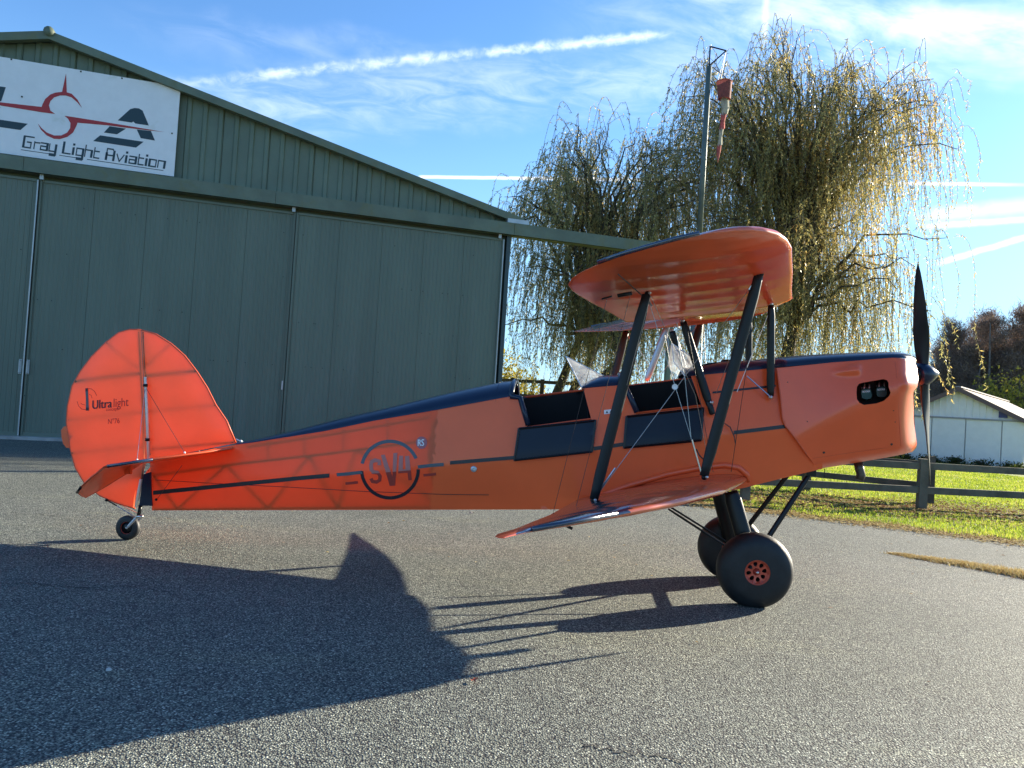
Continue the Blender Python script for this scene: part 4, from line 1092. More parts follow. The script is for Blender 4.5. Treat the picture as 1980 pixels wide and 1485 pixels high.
def print_text(name, txt, o, ux, uy, mt, off, parent, fn=None, bold=False):
    """flat print laid on a surface: o = picture origin, ux / uy = picture vectors of one text unit"""
    v, f = font_mesh(txt)
    fn = fn or (lambda x, y: P(x, y, -(wf(x, y) + off)))
    V = [fn(o[0] + a * ux[0] + b * uy[0], o[1] + a * ux[1] - b * uy[1]) for a, b in v]
    if bold:
        n0 = len(V); V2 = [fn(o[0] + (a + .07) * ux[0] + b * uy[0], o[1] + (a + .07) * ux[1] - b * uy[1]) + Vector((0, -.0006, 0)) for a, b in v]
        V = V + V2; f = f + [tuple(i + n0 for i in t) for t in f]
    return mobj(name, V, f, mt, parent)
film('badge', [(815 + 11 * math.cos(a), 856 + 12 * math.sin(a)) for a in np.linspace(0, 6.2832, 17)[:-1]], mat('mauve_film', (.42, .13, .14), .5), .0042)
print_text('lettering', 'RS', (806.5, 862.5), (12.2, -.6), (.6, 18.5), m_white, .0055, fus, bold=True)
film('warning_label', [(1168, 793), (1184, 791), (1184, 799), (1168, 801)], m_white)
film('warning_mark', [(1171, 799), (1173.5, 794), (1176, 798.4)], m_ink, .0046); film('warning_mark', [(1178.5, 798.2), (1181, 793.2), (1183, 797.4)], m_ink, .0046)
# cable emerging along the side, step hole
mb = MB(); mb.tube([P(x, y, -(wf(x, y) + .004)) for x, y in ((300, 928), (420, 935), (560, 942), (700, 950), (860, 956), (945, 957))], .0022, 5); mb.obj('control_cable', m_wired, fus)
mb = MB(); mb.lathe([(0, 0), (.006, .018), (0, .024)], P(916, 907, -(wf(916, 907) + .004)), (0, -1, 0), 14); mb.obj('fuel_port', m_silver, fus, True)
# fairing around the lower wing root
def strip(name, pts, r, mt, parent):
    mb = MB(); mb.tube(pts, r, 8); return mb.obj(name, mt, parent, True)
fil = [(1090, 985), (1150, 962), (1215, 939), (1290, 917), (1350, 905), (1400, 899), (1428, 904), (1444, 917), (1449, 932)]
strip('root_fillet', [P(x, y, -(wf(x, min(y, yb(x))) + .0)) for x, y in fil], [.012, .018, .022, .024, .024, .024, .024, .022, .016], m_cowl, fus)

# ---- cowling
c_top = interp([(1495, 711), (1607, 701), (1726, 691.5), (1755, 693), (1770, 700), (1790, 712)])
c_bot = interp([(1495, 925), (1581, 907), (1735, 881), (1764, 874), (1775, 866)])
c_cr = interp([(1495, 870), (1542, 846), (1600, 815), (1658, 786), (1700, 764), (1740, 752), (1780, 748)])
def wc(x, y):
    t = c_top(x); b = c_bot(x); c = c_cr(x)
    u = max(0, min(1, (x - 1500) / 200)); u = u * u * (3 - 2 * u)
    top = .345 + .01 * u; mid = .395 + .065 * u; low = .365 - .045 * u
    if y < c:
        f = (c - y) / max(1, c - t); w_ = mid - (mid - top) * f ** 1.25
    else:
        f = (y - c) / max(1, b - c); w_ = mid - (mid - low) * min(1, f * 1.0)
    e = 14; d = abs(y - c)
    if d < e: w_ -= .010 * u * (1 - d / e) ** 2
    if y > b - 16: w_ -= .10 * ((y - (b - 16)) / 16) ** 2
    xf = 1774 - 6 * max(0, math.sin((y - 745) / 120 * math.pi)) if y > 745 else 1775
    if x > xf - 40: w_ -= .21 * (max(0, x - (xf - 40)) / 40) ** 2.4
    # teardrop blister
    dx_ = (x - 1601) / 63; 
    if 0 < dx_ < 1.02:
        cy = 722 - 9 * dx_; hh = 12.5 * dx_ ** .7; q = (y - cy) / max(hh, .1)
        if abs(q) < 1: w_ += .034 * (1 - abs(q) ** 1.6) * min(1, dx_ * 1.6) * (1 if dx_ < .97 else max(0, (1.02 - dx_) / .05))
    # intake cheek ahead
    if x > 1738 and 722 < y < 760: w_ += .028 * math.sin((y - 722) / 38 * math.pi) * min(1, (x - 1738) / 15)
    return max(.02, w_ + .012)
hole = [(1656, 758), (1657, 748), (1661, 742), (1668, 740), (1690, 736), (1708, 733), (1715, 735), (1718, 740), (1718, 748), (1722, 759), (1719, 766), (1709, 775), (1695, 780), (1671, 783), (1662, 779), (1657, 772)]
cowl_o = [(1501, 712), (1560, 706), (1607, 701), (1660, 697), (1726, 691.5), (1755, 693.5), (1769, 700), (1774, 713), (1776, 732), (1774, 747), (1767, 756), (1767, 790), (1769, 830), (1773, 858), (1772, 866), (1764, 874), (1735, 881), (1660, 894), (1581, 907), (1558, 876), (1539, 849), (1518, 823), (1513, 808), (1509, 764), (1505, 735)]
cwl = [[(x, c_cr(x)) for x in (1540, 1580, 1620, 1654)], [(x, c_cr(x)) for x in (1724, 1745, 1765)]]
cow = side('cowling', cowl_o, [hole], m_cowl, step=5, wfun=wc)
side('cowling_side', cowl_o, [], m_cowl, step=6, wfun=wc, mirror=True, parent=cow)
def cring(x, y): return P(x, y, -wc(x, y))
V = []; F = []
lb = [(1581, 907), (1620, 900.5), (1660, 894), (1700, 887), (1735, 881), (1764, 874), (1772, 866)]
for q in lb:
    p = cring(*q); V += [p, (p[0], -p[1], p[2])]
for i in range(len(lb) - 1): F.append((2 * i, 2 * i + 1, 2 * i + 3, 2 * i + 2))
mobj('cowling_underside', V, F, m_cowl, cow)
V = []; F = []
lb = [(1772, 866), (1773, 858), (1769, 830), (1767, 790), (1767, 756), (1774, 747), (1776, 732), (1774, 713), (1769, 700)]
for q in lb:
    p = cring(*q); V += [p, (p[0] + .015, p[1] * .5, p[2]), (p[0] + .015, -p[1] * .5, p[2]), (p[0], -p[1], p[2])]
for i in range(len(lb) - 1):
    for k in range(3): F.append((4 * i + k, 4 * i + k + 1, 4 * i + 4 + k + 1, 4 * i + 4 + k))
mobj('nose_panel', V, F, m_cowl, cow, True)
# thin seam of the rear cowling edge and panel line
strip('cowling_edge', [P(x, y, -(wc(x, y) + .001)) for x, y in cowl_o[-7:] + [(1501, 712)]], .005, m_edge, cow)
mb = MB(); mb.tube([P(x, y, -(wc(x, y) + .0005)) for x, y in ((1731, 700), (1734, 730), (1736, 758), (1738, 800), (1742, 862))], .0016, 4); mb.tube([P(x, y, -(wc(x, y) + .0005)) for x, y in ((1573, 886), (1640, 876), (1742, 862))], .0016, 4)
mb.obj('panel_seam', m_edge, cow)
for q in ((1593, 875), (1724, 859), (1523, 739), (1561, 815), (1728, 794), (1731, 816)):
    mb = MB(); r_ = .009 if q[1] > 850 else .004; mb.lathe([(0, 0), (.004, r_ * .5), (0, r_)], P(q[0], q[1], -(wc(*q) + .001)), (0, -1, 0), 8); mb.obj('fastener', m_dark, cow)
# front deck over the engine
def deck_c(x):
    return (c_top(x), wc(x, c_top(x)) + .002) if x > 1500 else (yl(x), wf(x, yl(x)) + .004)
tz = topz(front_top); V = []; F = []; xs = X_(1330, 1500, 10) + X_(1510, 1740, 16) + [1750, 1758, 1764, 1768, 1771]; nn_ = 10; m2 = 2 * nn_ + 1
for x in xs:
    y, w_ = deck_c(x); p = P(x, y, -w_); z1 = max(tz(p.x + (.02 if x < 1700 else 0)), p.z + .006)
    for k in range(m2):
        th = math.pi * k / (m2 - 1); c = math.cos(th); s_ = math.sin(th)
        V.append((p.x, -w_ * math.copysign(abs(c) ** .85, c), p.z + (z1 - p.z) * abs(s_) ** .85))
for i in range(len(xs) - 1):
    for k in range(m2 - 1): F.append((i * m2 + k, i * m2 + k + 1, (i + 1) * m2 + k + 1, (i + 1) * m2 + k))
fd = mobj('front_deck', V, F, m_navy, plane, True)
mb = MB(); c_ = P(1406, 697, -.05); mb.lathe([(0, .05), (.045, .05), (.055, .035), (.055, 0)], c_ - Vector((0, 0, .05)), (0, 0, 1), 16); mb.obj('filler_cap', m_black, fd, True)
mb = MB(); mb.tube([P(1345, 712, -.2), P(1372, 704, -.16), P(1420, 702, -.1)], .013, 6); mb.obj('deck_pipe', m_black, fd, True)
# engine seen through the opening
eng = empty('engine', (0, 0, 0)); eng.parent = plane
def epl(name, poly, s, mt, th=.03, parent=eng):
    v, f = tri2d(poly, step=30); A = [P(x, y, s) for x, y in v]; n0 = len(v)
    V = A + [Vector((p.x, p.y + th, p.z)) for p in A]; F = list(f) + [tuple(i + n0 for i in t[::-1]) for t in f]
    o = mobj(name, V, F, mt, parent); return o
mb = MB(); a = P(1640, 725, -.30); b = P(1735, 790, -.30); mb.box(((a.x + b.x) / 2, -.1, (a.z + b.z) / 2), (b.x - a.x, .3, a.z - b.z)); mb.obj('engine_block', m_blackm, eng)
for (x0, y0) in ((1663, 752), (1692, 748)):
    hp = [(x0, y0 + 3), (x0 + 4, y0), (x0 + 19, y0 - 1.5), (x0 + 22, y0 + 1), (x0 + 25, y0 + 14), (x0 + 22, y0 + 20), (x0 + 12, y0 + 22), (x0 + 2, y0 + 19)]
    cx = sum(p[0] for p in hp) / 8; cy = sum(p[1] for p in hp) / 8
    v0 = [P(x, y, -.30) for x, y in hp]; v1 = [P(cx + (x - cx) * .92, cy + (y - cy) * .92, -.345) for x, y in hp]; v3 = [P(cx + (x - cx) * .84, cy + (y - cy) * .84, -.36) for x, y in hp]
    F = []
    for k in range(8): F += [(k, (k + 1) % 8, 8 + (k + 1) % 8, 8 + k), (8 + k, 8 + (k + 1) % 8, 16 + (k + 1) % 8, 16 + k)]
    F.append(tuple(range(16, 24))); h_ = mobj('cylinder_head', v0 + v1 + v3, F, m_head, eng)
    print_text('lettering', 'ROTAX', (x0 + 4.5, y0 + 7.5), (4.2, -.35), (.1, 5.2), m_white, 0, h_, fn=lambda x, y: P(x, y, -.3625), bold=True)
    for k in range(4):
        mb = MB(); mb.tube([P(x0 + 3 + 5 * k, y0 + 1, -.30), P(x0 + 4 + 4.6 * k, y0 - 10, -.27)], .006 if k % 2 else .010, 6); mb.obj('hose', m_silver if k % 2 else m_black, eng, True)
mb = MB(); mb.tube([P(1659, 892, -.1), P(1662, 908, -.1), P(1665, 918, -.1), P(1661, 928, -.1)], .034, 12); mb.obj('exhaust_pipe', mat('burnt_steel', (.10, .09, .08), .45, .8, var=.3), plane, True)
mb = MB(); mb.tube([P(1594, 906, -.2), P(1594, 924, -.2)], .003, 5); mb.obj('drain_pipe', m_black, plane)
film('hinge_strip', [(1560, 911), (1606, 902), (1606, 909), (1562, 914)], m_cowl, .002) if False else None

# ---- propeller
TH = Vector((math.cos(R_(7)), 0, math.sin(R_(7))))
hub = P(1787, 724, 0)
prop = empty('propeller', (0, 0, 0)); prop.parent = plane
bdir = (P(1791, 508, 0) - P(1789, 722, 0)); RL = bdir.length; 
bx = (bdir - TH * bdir.dot(TH)).normalized()
bx = (bx + Vector((0, -.05, 0))).normalized()
for sgn in (1, -1):
    ax_b = bx * sgn; tanv = TH.cross(ax_b).normalized(); V = []; F = []; n = 14
    for i in range(23):
        r_ = .035 + (RL - .035) * i / 22; u = i / 22
        ch = np.interp(u, [0, .08, .2, .38, .6, .8, .93, 1], [.080, .085, .110, .125, .112, .080, .045, .006]); tw_ = R_(np.interp(u, [0, .2, .5, 1], [62, 52, 33, 20]))
        thk = np.interp(u, [0, .1, .3, 1], [.075, .05, .024, .003])
        cd = tanv * math.cos(tw_) + TH * math.sin(tw_); nd = TH * math.cos(tw_) - tanv * math.sin(tw_)
        c_ = hub + ax_b * r_ - cd * ch * .05
        for k in range(n):
            a = 2 * math.pi * k / n; V.append(c_ + cd * math.cos(a) * ch / 2 + nd * math.sin(a) * thk / 2)
    for i in range(22):
        for k in range(n): F.append((i * n + k, i * n + (k + 1) % n, (i + 1) * n + (k + 1) % n, (i + 1) * n + k))
    F.append(tuple(range(22 * n, 23 * n)))
    mobj('blade', V, F, mat('glossy_black_blade', (.006, .007, .007), .36, spec=.35), prop, True)
mb = MB(); mb.lathe([(-.05, .001), (-.05, .088), (-.01, .090), (.025, .080), (.06, .056), (.09, .030), (.108, .010), (.112, .001)], hub, TH, 28); mb.obj('spinner', m_navy, prop, True)
mb = MB(); mb.lathe([(-.10, .001), (-.10, .07), (-.05, .07)], hub, TH, 20); mb.obj('hub_plate', m_black, prop, True)

# ---- wings
def wing(name, LEt, TEt, zfun, thick, mt, mirror=False, ns=84, nc=26, ribs=.23, parent=plane):
    """LEt/TEt: tables span -> a ; zfun(a, span) chord plane height"""
    s0, s1 = LEt[0][0], LEt[-1][0]; le = interp(LEt); te = interp(TEt); V = []; F = []
    prof = []
    for i in range(nc + 1):
        x = (1 - math.cos(math.pi * i / nc)) / 2; yt = 5 * (.2969 * math.sqrt(x) - .126 * x - .3516 * x * x + .2843 * x ** 3 - .1015 * x ** 4); prof.append((x, yt))
    loop = [(x, y * 1.15 + .045 * x * (1 - x) * 4 * .35, 1) for x, y in prof] + [(x, -y * .75 + .045 * x * (1 - x) * 4 * .35, -1) for x, y in prof[::-1][1:-1]]
    n = len(loop)
    for i in range(ns + 1):
        s = s0 + (s1 - s0) * math.sin(math.pi / 2 * i / ns) ** .92 if True else 0
        a0, a1 = le(s), te(s); c = max(a0 - a1, .02); t_ = thick * min(1, (c / 1.0)) 
        rib = abs(math.sin(math.pi * (s - s0) / ribs)); sag = .007 * rib
        for x, y, sd_ in loop:
            a = a0 - x * c; z = zfun(a, s) + y * t_ * 1.2 - sd_ * sag * math.sin(math.pi * min(1, x * 1.02)) * (c > .5)
            V.append((a, (s if mirror else -s), z))
    for i in range(ns):
        for k in range(n): F.append((i * n + k, i * n + (k + 1) % n, (i + 1) * n + (k + 1) % n, (i + 1) * n + k))
    F += [tuple(range(n)), tuple(range(ns * n, (ns + 1) * n))]
    o = mobj(name, V, F, mt, parent, True); fix_normals(o); return o, V, n
m_rib0 = mat('spar_metal', (.10, .05, .03), .6)
mU, kU = .2005, .15
zU = lambda a, s: 2.28 + mU * (a - .17) + kU * (s - .4)
def prof_pts(L): return L
m_wing = mat('orange_wing_fabric', (.86, .165, .055), .27, var=.05, vscale=1.5, bump=.08, bscale=7, trans=.20, coat=.9, crough=.16, spec=.9, stretch=(1, .4, 1))
LEU = [(.33, .19), (.6, .115), (1.0, .015), (1.3, -.07), (1.52, -.13), (1.68, -.20), (1.79, -.27), (1.88, -.36), (1.94, -.45), (1.975, -.55), (1.99, -.68)]
TEU = [(.33, -1.03), (.5, -1.10), (.75, -1.20), (1.0, -1.31), (1.2, -1.39), (1.34, -1.435), (1.45, -1.455), (1.57, -1.43), (1.66, -1.375), (1.79, -1.24), (1.88, -1.08), (1.95, -.88), (1.99, -.71)]
S_ = sorted(set([k[0] for k in LEU] + [k[0] for k in TEU]))
uw, VU, nU = wing('upper_wing', LEU, TEU, zU, .105, m_wing)
uwf, _, _ = wing('upper_wing', LEU, TEU, zU, .105, m_wing, mirror=True)
for o_, mi in ((uw, 1), (uwf, -1)):
    for xf, wv_ in ((.30, .05), (.50, .07), (.86, .05)):
        mb = MB(); q_ = []
        for s in np.linspace(.36, 1.86 if xf < .6 else 1.5, 12):
            a0 = float(np.interp(s, [k[0] for k in LEU], [k[1] for k in LEU])); a1 = float(np.interp(s, [k[0] for k in TEU], [k[1] for k in TEU])); q_.append(Vector((a0 + (a1 - a0) * xf, -s * mi, zU(a0 + (a1 - a0) * xf, s) + .012)))
        for i in range(11): mb.strut(q_[i], q_[i + 1], wv_, .050 if xf < .6 else .02, Vector((1, 0, 0)), 8, 1.0)
        mb.obj('spar', m_rib0, o_)
# centre section
mb = MB()
cs = []
for s in (-.325, -.11, .11, .325):
    cs.append(s)
V = []; F = []
lo = [(0, 0), (.05, .035), (.2, .055), (.45, .055), (.62, .04), (.62, -.0), (.45, -.02), (.2, -.03), (.05, -.022)]
for s in cs:
    for x, y in lo:
        a = .20 - x * 1.22 * .62 / .62; V.append((a - .0, s, zU(a, .33) + y))
n = len(lo)
for i in range(3):
    for k in range(n): F.append((i * n + k, i * n + (k + 1) % n, (i + 1) * n + (k + 1) % n, (i + 1) * n + k))
F += [tuple(range(n)), tuple(range(3 * n, 4 * n))]
cso = mobj('center_section', V, F, m_wing, plane); fix_normals(cso)
# lower wings
kL, mL = .052, .19
LL = P(1446, 928, -.4)
zL = lambda a, s: LL.z + mL * (a - LL.x) + kL * (s - .4)
nL = (-mL, kL, 1)
def lw(x, y): p = PW(x, y, LL, nL); return p.x, -p.y
tipL = [lw(x, y) for x, y in ((1402, 950), (1330, 969), (1260, 984), (1192, 997), (1110, 1012), (1029, 1027), (975, 1040))]
print('lower tip', [(round(a, 2), round(s, 2)) for a, s in tipL], 'root', LL)
le_t = tipL[0]; te_t = tipL[-1]
LEL = [(.36, LL.x + .01), (le_t[1] * .75, LL.x + (le_t[0] - LL.x) * .62), (le_t[1], le_t[0])] + [(s, a) for a, s in tipL[1:]]
smax = te_t[1] + .02
LEL.append((smax, te_t[0] + .01))
TEL = [(.36, LL.x - 1.23), (smax * .6, LL.x - 1.40), (smax - .42, te_t[0] + .02), (smax - .24, te_t[0] - .055), (smax - .12, te_t[0] - .055), (smax - .04, te_t[0] - .03), (smax, te_t[0] - .01)]
lwn, VL, n_L = wing('lower_wing', LEL, TEL, zL, .10, m_wing)
lwf, _, _ = wing('lower_wing', LEL, TEL, zL, .10, m_wing, mirror=True)
# navy bands on the wing tips and root gap strip: skins lying on the wing surface
def wing_skin(name, Vw, n, pts_fn, mt, parent, mirror=False):
    """copy of wing faces for which pts_fn(a,s,upper) is true, lifted 2.5 mm"""
    nsr = len(Vw) // n; V = []; F = []; idx = {}
    def g(i, k):
        key = (i, k % n)
        if key not in idx:
            p = Vector(Vw[i * n + k % n]); c0 = sum((Vector(Vw[i * n + j]) for j in range(n)), Vector()) / n
            d = Vector((0, 0, 1 if k % n <= n / 2 else -1)); 
            o = (p - c0); o.y = 0; sc = .006
            p2 = p + Vector((o.x / max(abs(o.x), .3) * .002, 0, 0)) + d * sc
            if k % n == 0: p2 = p + Vector((.004, 0, 0))
            if k % n == 12: p2 = p + Vector((-.004, 0, 0))
            p2.y += -.004 if i >= nsr - 2 else 0
            if mirror: p2.y = -p2.y
            idx[key] = len(V); V.append(p2)
        return idx[key]
    for i in range(nsr - 1):
        for k in range(n):
            q = [Vector(Vw[i * n + k]), Vector(Vw[i * n + (k + 1) % n]), Vector(Vw[(i + 1) * n + (k + 1) % n]), Vector(Vw[(i + 1) * n + k])]
            c = sum(q, Vector()) / 4
            if pts_fn(k, -c.y, k < n / 2): F.append((g(i, k), g(i, k + 1), g(i + 1, k + 1), g(i + 1, k)))
    return mobj(name, V, F, mt, parent, True)
m_navyw = mat('navy_wing_fabric', (.010, .020, .05), .20, bump=.05, bscale=7, coat=1.0, spec=.8, crough=.14)
ftU = lambda a, s, up: up and (-1.29 < a < -.73) and s > 1.0 + (a + 1.3) * .4
def wing_paint(o, Vw, n, fn):
    o.data.materials.append(m_navyw)
    for i in range(len(Vw) // n - 1):
        s = abs(Vw[i * n][1] + Vw[(i + 1) * n][1]) / 2
        for k in range(n):
            if fn(o.data.polygons[i * n + k].center.x, s, k < n / 2): o.data.polygons[i * n + k].material_index = 1
wing_paint(uw, VU, nU, ftU); wing_paint(uwf, VU, nU, ftU)
ftL = lambda a, s, up: up and (-1.60 < a < -1.03) and s > .60 + max(0, (a + 1.35)) * 1.6
wing_paint(lwn, VL, n_L, ftL); wing_paint(lwf, VL, n_L, ftL)
# navy edge tape under the tips
def tape(pts, z, s_, r, parent, mirror=False):
    V = [Vector(p) for p in pts]
    if mirror: V = [Vector((p.x, -p.y, p.z)) for p in V]
    mb = MB(); mb.tube(V, r, 8); mb.obj('tip_band', m_navyw, parent, True)
leU = interp(LEU); teU = interp(TEU)
tipU = [(-1.28, 1.76), (-1.13, 1.85), (-.98, 1.91), (-.86, 1.955), (-.74, 1.984)]
for o_, mi in ((uw, False), (uwf, True)): tape([(a, -(s + .002), zU(a, s) + .010) for a, s in tipU], 0, 0, .0135, o_, mi)
tl2 = [(a, s) for a, s in tipL[3:6]]
for o_, mi in ((lwn, False), (lwf, True)): tape([(a, -(s + .003), zL(a, s) + .010) for a, s in tl2], 0, 0, .0135, o_, mi)
# aileron gap, hinges and fittings under the upper wing
def under(x, y, dz=-.045):
    p0 = Vector((.17, -.4, 2.28 + dz)); return PW(x, y, p0, (-mU, kU, 1))
mb = MB(); mb.tube([under(1195, 530), under(1220, 552), under(1243, 573)], .004, 5); mb.obj('aileron_gap', m_wired, uw)
mb = MB(); mb.tube([under(1194, 572, -.07), under(1222, 567, -.07)], .013, 6); mb.obj('aileron_horn', m_black, uw, True)
mb = MB(); mb.tube([under(1164, 578, -.06), under(1183, 573, -.06)], .006, 6); mb.obj('aileron_horn', m_black, uw, True)
# ---- struts
m_strut = mat('charcoal_strut', (.012, .015, .016), .45, spec=.32)
def pair(name, p0, p1, ch, th, mt=m_strut, smooth=True, cd=Vector((1, 0, 0)), tp=.5):
    for sg_ in (1, -1):
        a = Vector(p0); b = Vector(p1); a.y *= sg_; b.y *= sg_; mb = MB(); mb.strut(a, b, ch, th, cd, 14, tp); mb.obj(name, mt, plane, smooth)
SI = -1.19
pair('interplane_strut', P(1148, 966, SI), P(1250, 570, SI), .072, .045, tp=.8)
pair('interplane_strut', P(1361, 921, SI), P(1469, 526, SI), .072, .045, tp=.8)
pair('cabane_strut', P(1490, 766, -.385), P(1491, 590, -.385), .058, .035, m_black, tp=.8)
pair('cabane_strut', P(1372, 783, -.395), P(1321, 622, -.36), .062, .035, m_black, tp=.8)
pair('cabane_strut', P(1378, 802, -.41), P(1370, 775, -.40), .045, .035, m_black)
mb = MB(); mb.strut(P(1250, 737, .42), P(1293, 624, .42), .055, .04); mb.obj('support_tube', m_silver, plane, True)
# fittings
def ball(p, r, mt, name='fitting', parent=plane):
    mb = MB(); mb.lathe([(-r, .001), (-r * .7, r * .7), (0, r), (r * .7, r * .7), (r, .001)], p, (0, 1, 0), 10); return mb.obj(name, mt, parent, True)
for q in ((1147, 967), (1252, 568), (1362, 923), (1470, 525)):
    for sg_ in (1, -1):
        p = P(q[0], q[1], SI); p.y *= sg_; ball(p, .020, m_black); ball(p + Vector((.012, -.02 * sg_, .004)), .011, m_steel)
for q, s in (((1491, 588), -.385), ((1320, 620), -.37), ((1490, 768), -.40), ((1376, 778), -.41)):
    for sg_ in (1, -1):
        p = P(q[0], q[1], s); p.y *= sg_; ball(p, .017, m_steel)
# ---- rigging
def wire(a, b, r=.0022, mt=m_wire, both=True, name='bracing_wire'):
    for sg_ in ((1, -1) if both else (1,)):
        p, q = Vector(a), Vector(b); p.y *= sg_; q.y *= sg_; mb = MB(); mb.tube([p, q], r, 5); mb.obj(name, mt, plane)
wire(P(1150, 964, SI), P(1470, 530, SI)); wire(P(1252, 574, SI), P(1358, 918, SI))
wire(P(1258, 572, SI), P(1345, 765, SI + .35), .0018); wire(P(1345, 765, SI + .35), P(1372, 905, -.55), .0018)
wire(P(1414, 912, -.42), P(1470, 532, SI), .0022, m_wired); wire(P(1379, 913, -.45), P(1330, 640, -.5), .0018, m_wired)
wire(P(1425, 758, -.39), P(1491, 594, -.39), .0028, m_white); wire(P(1444, 727, -.395), P(1490, 768, -.405), .005, m_steel)
wire(P(1316, 700, -.3), P(1309, 625, -.36), .0035, m_steel); wire(P(1325, 735, -.38), P(1305, 630, -.36), .0025, m_steel); wire(P(1325, 735, -.38), P(1336, 845, -.42), .0022)
wire(P(1069, 994, -1.45), P(1174, 577, -1.45), .0016, m_wired, name='aileron_cable'); wire(P(1114, 979, -1.45), P(1219, 569, -1.45), .0016, m_wired, name='aileron_cable')
wire(P(1210, 752, -1.2), P(1257, 575, -1.36), .0016)
wire(P(1385, 760, -.40), P(1469, 540, SI), .0018)
wire(P(1308, 625, .33), P(1440, 905, .4), .0018, both=False); wire(P(1340, 625, .33), P(1245, 720, 1.0), .0018, both=False)
for a, b in (((1149, 962), (1190, 905)), ((1357, 918), (1338, 850))):
    wire(P(a[0], a[1], SI), P(b[0], b[1], SI), .0062, m_steel, name='turnbuckle')
wire(P(1250, 574, SI), P(1261, 592, SI), .006, m_steel, name='turnbuckle'); wire(P(1468, 529, SI), P(1448, 560, SI), .006, m_steel, name='turnbuckle')
for sg_ in (1, -1):
    p = P(1305, 748, SI - .004); p.y *= sg_; mb = MB(); mb.lathe([(0, .001), (0, .014), (-.006, .019), (.006, .019), (.006, .001)], p, (0, 1, 0), 16); mb.obj('wire_clamp', m_white, plane, True)
# little aileron pushrod boxes below the lower wing
mb = MB(); mb.tube([P(1094, 1016, -1.5), P(1104, 1021, -1.5), P(1107, 1022, -1.5)], .010, 6); mb.obj('aileron_horn', m_black, lwn, True)
mb = MB(); mb.tube([P(1068, 998, -1.45), P(1092, 988, -1.4)], .006, 6); mb.obj('aileron_horn', m_black, lwn, True)
# hoses near the front cockpit
mb = MB(); mb.tube([P(x, y, -.42) for x, y in ((1388, 826), (1400, 818), (1412, 826), (1420, 845), (1422, 858))], .004, 5); mb.obj('hose', m_wired, plane)
mb = MB(); mb.tube([P(x, y, -.43) for x, y in ((1346, 868), (1352, 880), (1364, 892), (1374, 905))], .005, 5); mb.obj('hose', m_wired, plane)
# ---- windscreens
def screen(apex, nb_, ft, mid=None):
    V = []
    A = P(*apex, -.03); 
    B = P(nb_[0], nb_[1], -.30); C_ = P(ft[0], ft[1], -.02); Mb = P((nb_[0] * .45 + ft[0] * .55), (nb_[1] * .45 + ft[1] * .55) - 7, -.20)
    rows = 7; V = []; F = []
    base = []
    for i in range(rows + 1):
        t = i / rows; p = B * (1 - t) ** 2 + Mb * 2 * t * (1 - t) + C_ * t ** 2; base.append(p)
    V = [A] + base; F = [(0, i + 1, i + 2) for i in range(rows)]
    V2 = mir(V); n0 = len(V)
    o = mobj('windscreen', V + [Vector(v) for v in V2], F + [tuple(k + n0 for k in f)[::-1] for f in F], m_plexi, plane)
    mb = MB(); mb.tube([A, B], .004, 5); mb.tube([Vector(mir([A])[0]), Vector(mir([B])[0])], .004, 5); mb.tube([A, C_], .004, 5); mb.obj('screen_edge', m_white, o)
    return o
screen((1094, 689), (1125, 749), (1168, 727))
A = P(1299, 664, -.02); A2 = P(1338, 690, -.20); B = P(1324, 727, -.33); C_ = P(1341, 709, -.05)
V = [A, P(1303, 700, -.22), B, A2, C_]; n0 = 5
F = [(0, 1, 3), (1, 2, 3), (2, 4, 3), (0, 3, 4)]
ws2 = mobj('windscreen', V + [Vector(k) for k in mir(V)], F + [tuple(i + n0 for i in f)[::-1] for f in F], m_plexi, plane)
mb = MB(); mb.tube([V[0], V[1], V[2]], .004, 5); mb.tube([V[0], V[3], V[4]], .005, 5); mb.tube([P(1306, 672, -.1), P(1322, 722, -.25)], .004, 5); mb.obj('screen_edge', m_white, ws2)

